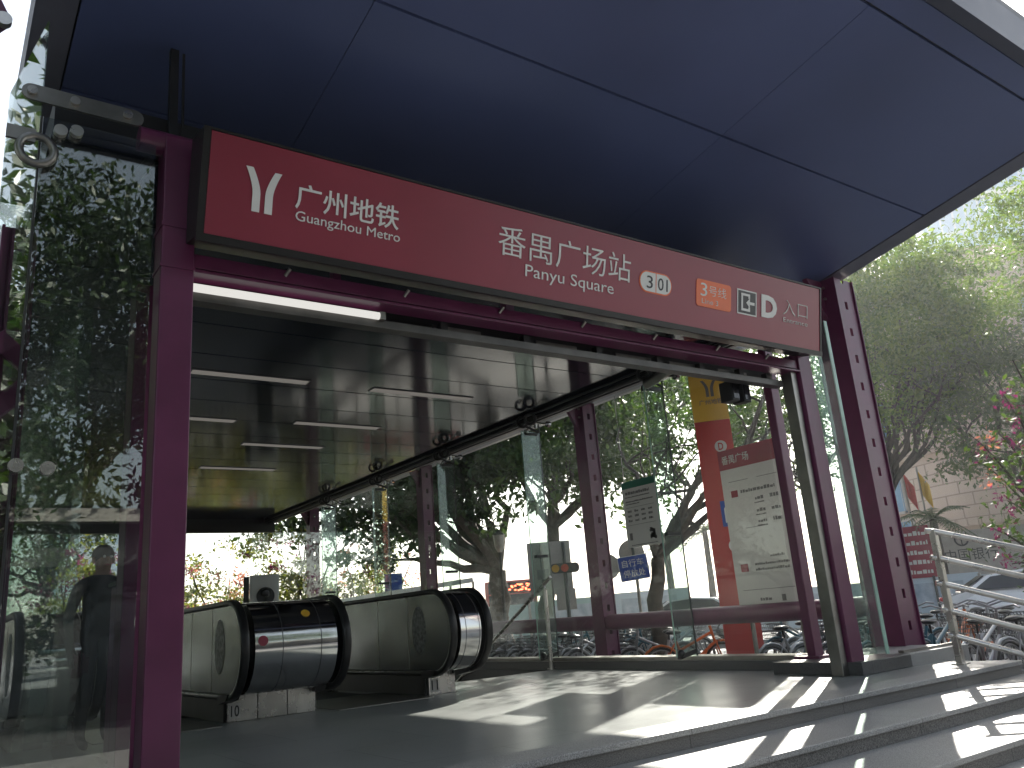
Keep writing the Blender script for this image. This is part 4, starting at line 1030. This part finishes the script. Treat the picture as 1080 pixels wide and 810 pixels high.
hq = np.random.default_rng(79)
t = thing('hedge', (-3, 10, GZ), 'dark hedge along the left side of the hall', 'hedge')
leaf_mesh('foliage', np.stack([hq.uniform(-2.8, -1.7, 26000), hq.uniform(3, 24, 26000), GZ+hq.uniform(.05, 1.7, 26000)], 1), .12, 80, 'leaf_dark', t)
# flowering bushes at the far end
rngb = random.Random(4)
for i, (az, d, r_, zt, lb) in enumerate(((11.5, 30, 2.3, 4.3, 'leftmost flowering bush behind the picket fence, seen through the left glass'), (16.0, 31, 2.6, 3.7, 'low flowering bush above the iron pickets'),
                         (20.8, 30, 2.2, 4.6, 'tall pink flowering bush behind the white cabinet'), (25.5, 32, 2.4, 3.8, 'flowering bush behind the white parapet rail'), (7.5, 31, 2.4, 3.6, 'green bush at the far left behind the glass'))):
    c = polar(az, d, 0); t = thing('flowering_bush', c+Vector((0, 0, GZ)), lb, 'bush', 'flowering bushes at the far end')
    pts, cl = crown_points((c.x, c.y, .9), (r_, r_, zt-1.0), 110, 70, .45, 40+i, .1)
    leaf_mesh('foliage', pts, .16, 40+i, 'leaf_bush', t)
    p2, _ = crown_points((c.x, c.y, 1.3), (r_*.95, r_*.95, zt-1.2), 34, 30, .3, 60+i, .6)
    leaf_mesh('flowers', p2, .13, 60+i, 'petal_warm' if i % 2 else 'petal', t)
    mb = MB()
    for k in range(6): limb(mb, c+Vector((0, 0, GZ)), c+Vector((rngb.uniform(-1, 1)*r_*.7, rngb.uniform(-1, 1)*r_*.7, zt-.8)), .06, .015, 70+i*6+k)
    mb.build('stem', 'bark', t)

# bougainvillea hanging in at the right edge
base = polar(70.5, 10.6, GZ)
t = thing('bougainvillea', base, 'bougainvillea with magenta flowers arching in at the right edge', 'plant')
mb = MB(); rnd = random.Random(12); lp = []; fp = []; fw = []
tips = [(64.6, 9.9, .052), (65.4, 10.2, .115), (65.7, 9.6, .012), (66.6, 10.0, .145), (66.2, 10.4, .075), (67.5, 9.8, .03), (67.2, 10.2, .19), (68.6, 10.3, .10), (65.0, 10.1, .150), (68.2, 9.7, .22), (66.9, 9.6, .055), (67.9, 9.5, .085)]
for az, d, tn in tips:
    tip = polar(az, d, .75+tn*d); mid = base.lerp(tip, .55)+Vector((0, 0, .75))
    pts = []
    for k in range(11):
        q = k/10; pts.append(base*(1-q)**2+mid*2*q*(1-q)+tip*q*q)
    mb.tube(pts, [.028-.022*k/10 for k in range(11)], 6)
    for k in range(100):
        q = rnd.uniform(.42, 1.0); p = base*(1-q)**2+mid*2*q*(1-q)+tip*q*q
        lp.append(p+Vector((rnd.gauss(0, .12), rnd.gauss(0, .12), rnd.gauss(-.06, .14))))
    for cl in range(2):
        q = rnd.uniform(.72, 1.0); p = base*(1-q)**2+mid*2*q*(1-q)+tip*q*q+Vector((rnd.gauss(0, .1), rnd.gauss(0, .1), rnd.gauss(-.05, .1)))
        for k in range(22): (fw if cl and tn > .1 and az < 66 else fp).append(p+Vector((rnd.gauss(0, .06), rnd.gauss(0, .06), rnd.gauss(0, .05))))
mb.build('branch', 'bark', t)
leaf_mesh('foliage', lp, .085, 5, 'leaf_mid', t); leaf_mesh('flowers', fp, .055, 6, 'petal', t); leaf_mesh('flowers', fw or fp[:5], .055, 7, 'petal_warm', t)

# palms across the road
def palm(az, d, h, label, seed, fr=1.9):
    b = polar(az, d, GZ); t = thing('palm_tree', b, label, 'palm tree', 'palms across the road'); rng = random.Random(seed)
    top = b+Vector((.1, 0, h)); MB().tube([b, b.lerp(top, .5)+Vector((.06, 0, 0)), top], [.22, .17, .14], 10).build('trunk', 'bark', t)
    mb = MB()
    for k in range(22):
        a = 2*math.pi*k/22+rng.uniform(-.1, .1); el = rng.uniform(-.25, 1.1); L = fr*rng.uniform(.8, 1.1)
        d_ = Vector((math.cos(a), math.sin(a), 0)); pts = []
        for q in range(7): s_ = q/6; pts.append(top+d_*L*s_*math.cos(el*.6)+Vector((0, 0, L*(s_*math.sin(el)-.62*s_*s_))))
        sd = Vector((-d_.y, d_.x, 0))
        for q in range(6):
            for sg_ in (-1, 1):
                for u in (.25, .75):
                    p = pts[q].lerp(pts[q+1], u); w = .42*fr/1.9*math.sin(math.pi*min(.95, (q+u+.6)/6.8)); dv = (pts[q+1]-pts[q]).normalized()
                    tp = p+sd*sg_*w+dv*w*.6-Vector((0, 0, w*.35)); mb.add([p-dv*.04, p+dv*.04, tp], [(0, 1, 2)])
        mb.tube(pts, [.03-.003*q for q in range(7)], 4)
    mb.build('fronds', 'leaf_grey', t)
palm(45.6, 48, 4.4, 'pale palm left of the pylon, nearest the tree trunk', 1)
palm(48.2, 46, 4.9, 'pale palm touching the left side of the pylon', 2)
palm(62.0, 37, 3.7, 'spiky palm in front of the beige building by the railing post', 3, 1.5)

# ================================================================== BICYCLES
def make_bike(label, matname, group, basketm='darkgrey'):
    t = thing('shared_bicycle', (0, 0, 0), label, 'bicycle', group)
    fr = MB(); r = .018
    A = Vector((-.52, 0, .33)); Bb = Vector((-.08, 0, .30)); S_ = Vector((-.24, 0, .72)); Hd = Vector((.40, 0, .82)); Fw = Vector((.55, 0, .33)); Hl = Vector((.44, 0, .66))
    for p, q in ((Bb, S_), (Bb, Hl), (S_.lerp(Bb, .35), Hd)): fr.tube([p, q], r*1.25, 8)
    for s_ in (-.055, .055):
        o = Vector((0, s_, 0)); fr.tube([A+o, Bb], r*.7, 6); fr.tube([A+o, S_], r*.6, 6); fr.tube([Hl+o*.8, Fw+o], r*.75, 6)
    fr.tube([Hl, Hd+Vector((-.03, 0, .1))], r*1.3, 8)
    fr.build('frame', matname, t)
    for c in (A, Fw):
        w = bpy.data.objects.new('wheel', None); w.location = c; col.objects.link(w); w.parent = t
        ty = MB().torus((0, 0, 0), (0, 1, 0), .305, .024, 24, 6).build('tyre', 'rubber'); ty.parent = w
        mb = MB().torus((0, 0, 0), (0, 1, 0), .275, .012, 24, 4)
        for k in range(10): a = math.pi*2*k/10; mb.tube([(0, .02*(-1)**k, 0), (.27*math.cos(a), 0, .27*math.sin(a))], .003, 3, False)
        mb.tube([(0, -.05, 0), (0, .05, 0)], .03, 8); ri = mb.build('rim', 'bike_silver'); ri.parent = w
    mb = MB()
    for c, a0, a1 in ((A, 20, 200), (Fw, 30, 175)):
        pts = [c+Vector((math.cos(R(a0+(a1-a0)*k/8)), 0, math.sin(R(a0+(a1-a0)*k/8))))*.345 for k in range(9)]; mb.tube(pts, .02, 6)
    mb.build('mudguard', matname, t)
    mb = MB(); mb.sphere((-.27, 0, .86), (.14, .085, .035)); mb.tube([S_, (-.26, 0, .85)], .014, 6); mb.build('saddle', 'rubber', t)
    mb = MB(); mb.tube([(.30, -.28, 1.0), (.38, -.2, 1.02), (.37, 0, .96), (.38, .2, 1.02), (.30, .28, 1.0)], .013, 6); mb.tube([(.37, 0, .96), Hd], .016, 6); mb.build('handlebar', 'bike_silver', t)
    mb = MB()
    for k in range(5):
        z = .66+.055*k; g = .10+.012*k
        mb.tube([(.48, -g, z), (.48+.22+.02*k, -g, z), (.48+.22+.02*k, g, z), (.48, g, z), (.48, -g, z)], .005, 4)
    for q in range(8):
        y = -.1+.2*q/7; mb.tube([(.70, y, .66), (.78, y*1.45, .88)], .004, 4); mb.tube([(.48, y, .66), (.48, y*1.45, .88)], .004, 4)
    mb.build('basket', basketm, t)
    mb = MB(); mb.prism(rrect(-.5, 0.02, .26, .38, .05), lambda a, b: Vector((a, .06, b)), lambda a, b: Vector((a, .075, b))); mb.build('chain_guard', matname, t)
    mb = MB(); mb.tube([(-.30, .05, .33), (-.34, .22, .012)], .01, 6); mb.tube([(-.08, -.15, .22), (-.08, .15, .38)], .01, 6); mb.build('kickstand', 'dull_steel', t)
    return t
kinds = [('shared bicycle with orange frame parked among the others by the station', 'bike_orange', 'orange shared bicycles'),
         ('shared bicycle with teal frame parked among the others by the station', 'bike_teal', 'teal shared bicycles'),
         ('shared bicycle with silver frame parked among the others by the station', 'bike_silver', 'silver shared bicycles')]
protos = [make_bike(*k) for k in kinds]
rnd = random.Random(21); used = [False]*3; spots = []
for row, X in enumerate((10.3, 11.7, 13.1)):
    y = 1.4+row*.25
    while y < 15.5:
        spots.append((X+rnd.uniform(-.15, .15), y, rnd.choice((0, math.pi))+rnd.gauss(0, .16), rnd.gauss(0, .05))); y += rnd.uniform(.38, .62)
for x, y, a, lean in spots:
    if abs(math.degrees(math.atan2(x, y))-49.6) < 2.8 and x > 9.6: continue
    if (Vector((x, y))-Vector((10.75, 11.15))).length < .6: continue
    k = rnd.choices((0, 1, 2), (.5, 1.2, 3))[0]
    o = protos[k] if not used[k] else copy_tree(protos[k]); used[k] = True
    o.location = (x, y, GZ+.002); o.rotation_euler = (lean, 0, a)
# red crate and trolley on the ground beside the railing
t = thing('plastic_crate', (9.6, 4.7, GZ), 'red plastic crate on the ground beyond the steel railing', 'crate')
b = polar(62.6, 10.8, GZ)
mb = MB(); mb.box(b.x-.3, b.x+.3, b.y-.22, b.y+.22, GZ+.002, GZ+.03)
for z in (.08, .16, .24, .32): mb.box(b.x-.32, b.x+.32, b.y-.24, b.y-.22, GZ+z-.03, GZ+z+.03); mb.box(b.x-.32, b.x+.32, b.y+.22, b.y+.24, GZ+z-.03, GZ+z+.03); mb.box(b.x-.32, b.x-.3, b.y-.22, b.y+.22, GZ+z-.03, GZ+z+.03); mb.box(b.x+.3, b.x+.32, b.y-.22, b.y+.22, GZ+z-.03, GZ+z+.03)
mb.build('body', 'plastic_red', t)

# ================================================================== PERSON AND PEDESTAL BEHIND THE LEFT GLASS
t = thing('service_pedestal', (1.33, 6.7, 0), 'purple waist-high service pedestal behind the left glass panel', 'pedestal')
MB().box(1.2, 1.45, 6.6, 6.85, .03, 1.18).build('body', 'purple', t, .01)
MB().box(1.18, 1.47, 6.58, 6.87, 1.182, 1.21).build('top', 'darkgrey', t)
MB().box(1.17, 1.48, 6.57, 6.88, .002, .03).build('base', 'dull_steel', t)

def person(loc, rot, label):
    t = thing('person', loc, label, 'person')
    V = []; E = []; Rd = []
    def v(x, y, z, r, p=None):
        V.append((x, y, z)); Rd.append(r if isinstance(r, tuple) else (r, r))
        if p is not None: E.append((p, len(V)-1))
        return len(V)-1
    pel = v(0, 0, .90, (.155, .11)); wa = v(0, .0, 1.04, (.14, .10), pel); ch = v(0, .01, 1.22, (.165, .115), wa); up = v(0, .0, 1.36, (.12, .09), ch)
    nk = v(0, -.01, 1.43, .055, up); hd0 = v(0, -.02, 1.49, (.068, .08), nk); hd1 = v(0, -.03, 1.56, (.076, .092), hd0); hd2 = v(0, -.02, 1.63, (.066, .078), hd1)
    for s_ in (-1, 1):
        h = v(s_*.095, 0, .82, (.09, .095), pel); k = v(s_*.10, -.01, .47, .062, h); a = v(s_*.105, .02, .10, .043, k); f = v(s_*.11, -.06, .045, (.042, .035), a); v(s_*.12, -.17, .035, (.04, .025), f)
        sh = v(s_*.185, 0, 1.33, .062, up); 
        if s_ < 0: el = v(s_*.25, .03, 1.06, .045, sh); wr = v(s_*.25, -.06, .83, .03, el); pm = v(s_*.25, -.09, .76, (.018, .036), wr); dv = (0, -.02, -.045)
        else: el = v(s_*.27, .04, 1.08, .045, sh); wr = v(s_*.22, -.17, 1.0, .03, el); pm = v(s_*.19, -.24, 1.0, (.018, .036), wr); dv = (-.01, -.05, -.004)
        for q in range(4):
            o = (q-1.5)*.018; ln = (1, 1.12, 1.05, .85)[q]
            b = (V[pm][0], V[pm][1]+(o if s_ < 0 else -.03), V[pm][2]-(.03 if s_ < 0 else -o))
            f1 = v(*b, .009, pm); f2 = v(b[0]+dv[0]*ln, b[1]+dv[1]*ln, b[2]+dv[2]*ln, .008, f1); v(b[0]+dv[0]*1.7*ln+.01, b[1]+dv[1]*1.7*ln, b[2]+dv[2]*1.5*ln-.008, .007, f2)
        th = v(V[pm][0]+.02, V[pm][1]-.02, V[pm][2]+.02, .010, wr); v(V[th][0]+.012, V[th][1]-.03, V[th][2]-.025, .008, th)
    me = bpy.data.meshes.new('body'); me.from_pydata(V, E, []); o = bpy.data.objects.new('body', me); col.objects.link(o); o.parent = t
    sk = o.modifiers.new('skin', 'SKIN')
    for i, r in enumerate(Rd): me.skin_vertices[0].data[i].radius = r
    me.skin_vertices[0].data[0].use_root = True
    ss = o.modifiers.new('sub', 'SUBSURF'); ss.levels = 2; ss.render_levels = 2
    # clothes above the shoes, skin at hands and head by height and side
    m, nt, out = new_mat('body_cover'); N = nt.nodes; L = nt.links; p = N.new('ShaderNodeBsdfPrincipled'); L.new(p.outputs[0], out.inputs[0])
    tc = N.new('ShaderNodeTexCoord'); sx = N.new('ShaderNodeSeparateXYZ'); L.new(tc.outputs['Object'], sx.inputs[0])
    g = N.new('ShaderNodeMath'); g.operation = 'GREATER_THAN'; g.inputs[1].default_value = 1.42; L.new(sx.outputs[2], g.inputs[0])
    mx = N.new('ShaderNodeMix'); mx.data_type = 'RGBA'; mx.inputs[6].default_value = (.016, .016, .018, 1); mx.inputs[7].default_value = (.27, .15, .10, 1)
    L.new(g.outputs[0], mx.inputs[0]); L.new(mx.outputs[2], p.inputs['Base Color']); p.inputs['Roughness'].default_value = .75
    me.materials.append(m)
    def part(mb, name, mat):
        q = mb.build(name, mat); q.parent = t; return q
    part(MB().sphere((0, -.005, 1.60), (.092, .105, .09), 16, 10), 'hair', 'hair')
    mb = MB(); mb.sphere((0, -.118, 1.545), (.014, .02, .02)); mb.sphere((-.085, -.02, 1.55), (.012, .025, .03)); mb.sphere((.085, -.02, 1.55), (.012, .025, .03)); part(mb, 'face', 'skin')
    mb = MB(); mb.sphere((-.03, -.112, 1.575), .012); mb.sphere((.03, -.112, 1.575), .012); part(mb, 'eye', 'white')
    mb = MB(); mb.sphere((0, -.112, 1.505), (.024, .008, .007)); part(mb, 'mouth', 'maroon')
    t.location = loc; t.rotation_euler = (0, 0, rot); t.scale = (.94, .94, .94)
    return t
person((1.28, 7.75, .008), R(12), 'person in black clothes standing behind the left glass panel')

# ================================================================== HAZE
hz = MB().box(-200, 200, -120, 240, GZ-1.2, 70).build('haze', None); hz['kind'] = 'stuff'
m, nt, out = new_mat('haze'); pv = nt.nodes.new('ShaderNodeVolumePrincipled'); pv.inputs['Color'].default_value = (.93, .95, .97, 1); pv.inputs['Density'].default_value = .0015
pv.inputs['Anisotropy'].default_value = .5
nt.links.new(pv.outputs[0], out.inputs['Volume']); hz.data.materials.append(m)

# ================================================================== SKY, SUN, CAMERA
SUN_AZ, SUN_EL = 59.4, 29.5
w = bpy.data.worlds.new('World'); sc.world = w; w.use_nodes = True
nt = w.node_tree; nt.nodes.clear()
out = nt.nodes.new('ShaderNodeOutputWorld'); bg = nt.nodes.new('ShaderNodeBackground'); sky = nt.nodes.new('ShaderNodeTexSky')
sky.sky_type = 'NISHITA'; sky.sun_disc = False; sky.sun_elevation = R(SUN_EL); sky.sun_rotation = R(SUN_AZ); sky.air_density = 1.2; sky.dust_density = 1.6; sky.ozone_density = 1.0
bg.inputs[1].default_value = .075
hs = nt.nodes.new('ShaderNodeHueSaturation'); hs.inputs['Saturation'].default_value = .6
nt.links.new(sky.outputs[0], hs.inputs['Color']); nt.links.new(hs.outputs[0], bg.inputs[0]); nt.links.new(bg.outputs[0], out.inputs[0])
sl = bpy.data.lights.new('sun', 'SUN'); sl.energy = 5.0; sl.angle = R(.55); sl.color = (1, .94, .85)
so = bpy.data.objects.new('sun', sl); col.objects.link(so); so['kind'] = 'helper'
dirv = Vector((math.sin(R(SUN_AZ))*math.cos(R(SUN_EL)), math.cos(R(SUN_AZ))*math.cos(R(SUN_EL)), math.sin(R(SUN_EL))))
so.rotation_euler = dirv.to_track_quat('Z', 'Y').to_euler(); so.location = dirv*60

cam = bpy.data.cameras.new('camera'); co = bpy.data.objects.new('camera', cam); col.objects.link(co); sc.camera = co
cam.sensor_width = 36; cam.sensor_fit = 'HORIZONTAL'; cam.lens = 872.59/1080*36; cam.clip_start = .05; cam.clip_end = 2000
p_, r_, y_ = R(15.636), R(-4.598), R(36.189)
fw = Vector((math.sin(y_)*math.cos(p_), math.cos(y_)*math.cos(p_), math.sin(p_))); rt = Vector((math.cos(y_), -math.sin(y_), 0)); up = rt.cross(fw)
Rr = rt*math.cos(r_)+up*math.sin(r_); Uu = up*math.cos(r_)-rt*math.sin(r_)
co.matrix_world = Matrix(((Rr.x, Uu.x, -fw.x, 0), (Rr.y, Uu.y, -fw.y, 0), (Rr.z, Uu.z, -fw.z, .75), (0, 0, 0, 1)))

vs = sc.view_settings; vs.view_transform = 'Standard'; vs.look = 'None'; vs.exposure = 2.0; vs.gamma = 1; vs.use_curve_mapping = False
sc.render.engine = 'CYCLES'; cy = sc.cycles
cy.transparent_max_bounces = 32; cy.max_bounces = 10; cy.diffuse_bounces = 4; cy.glossy_bounces = 5; cy.sample_clamp_indirect = 6
sc.render.resolution_x = 1024; sc.render.resolution_y = 768
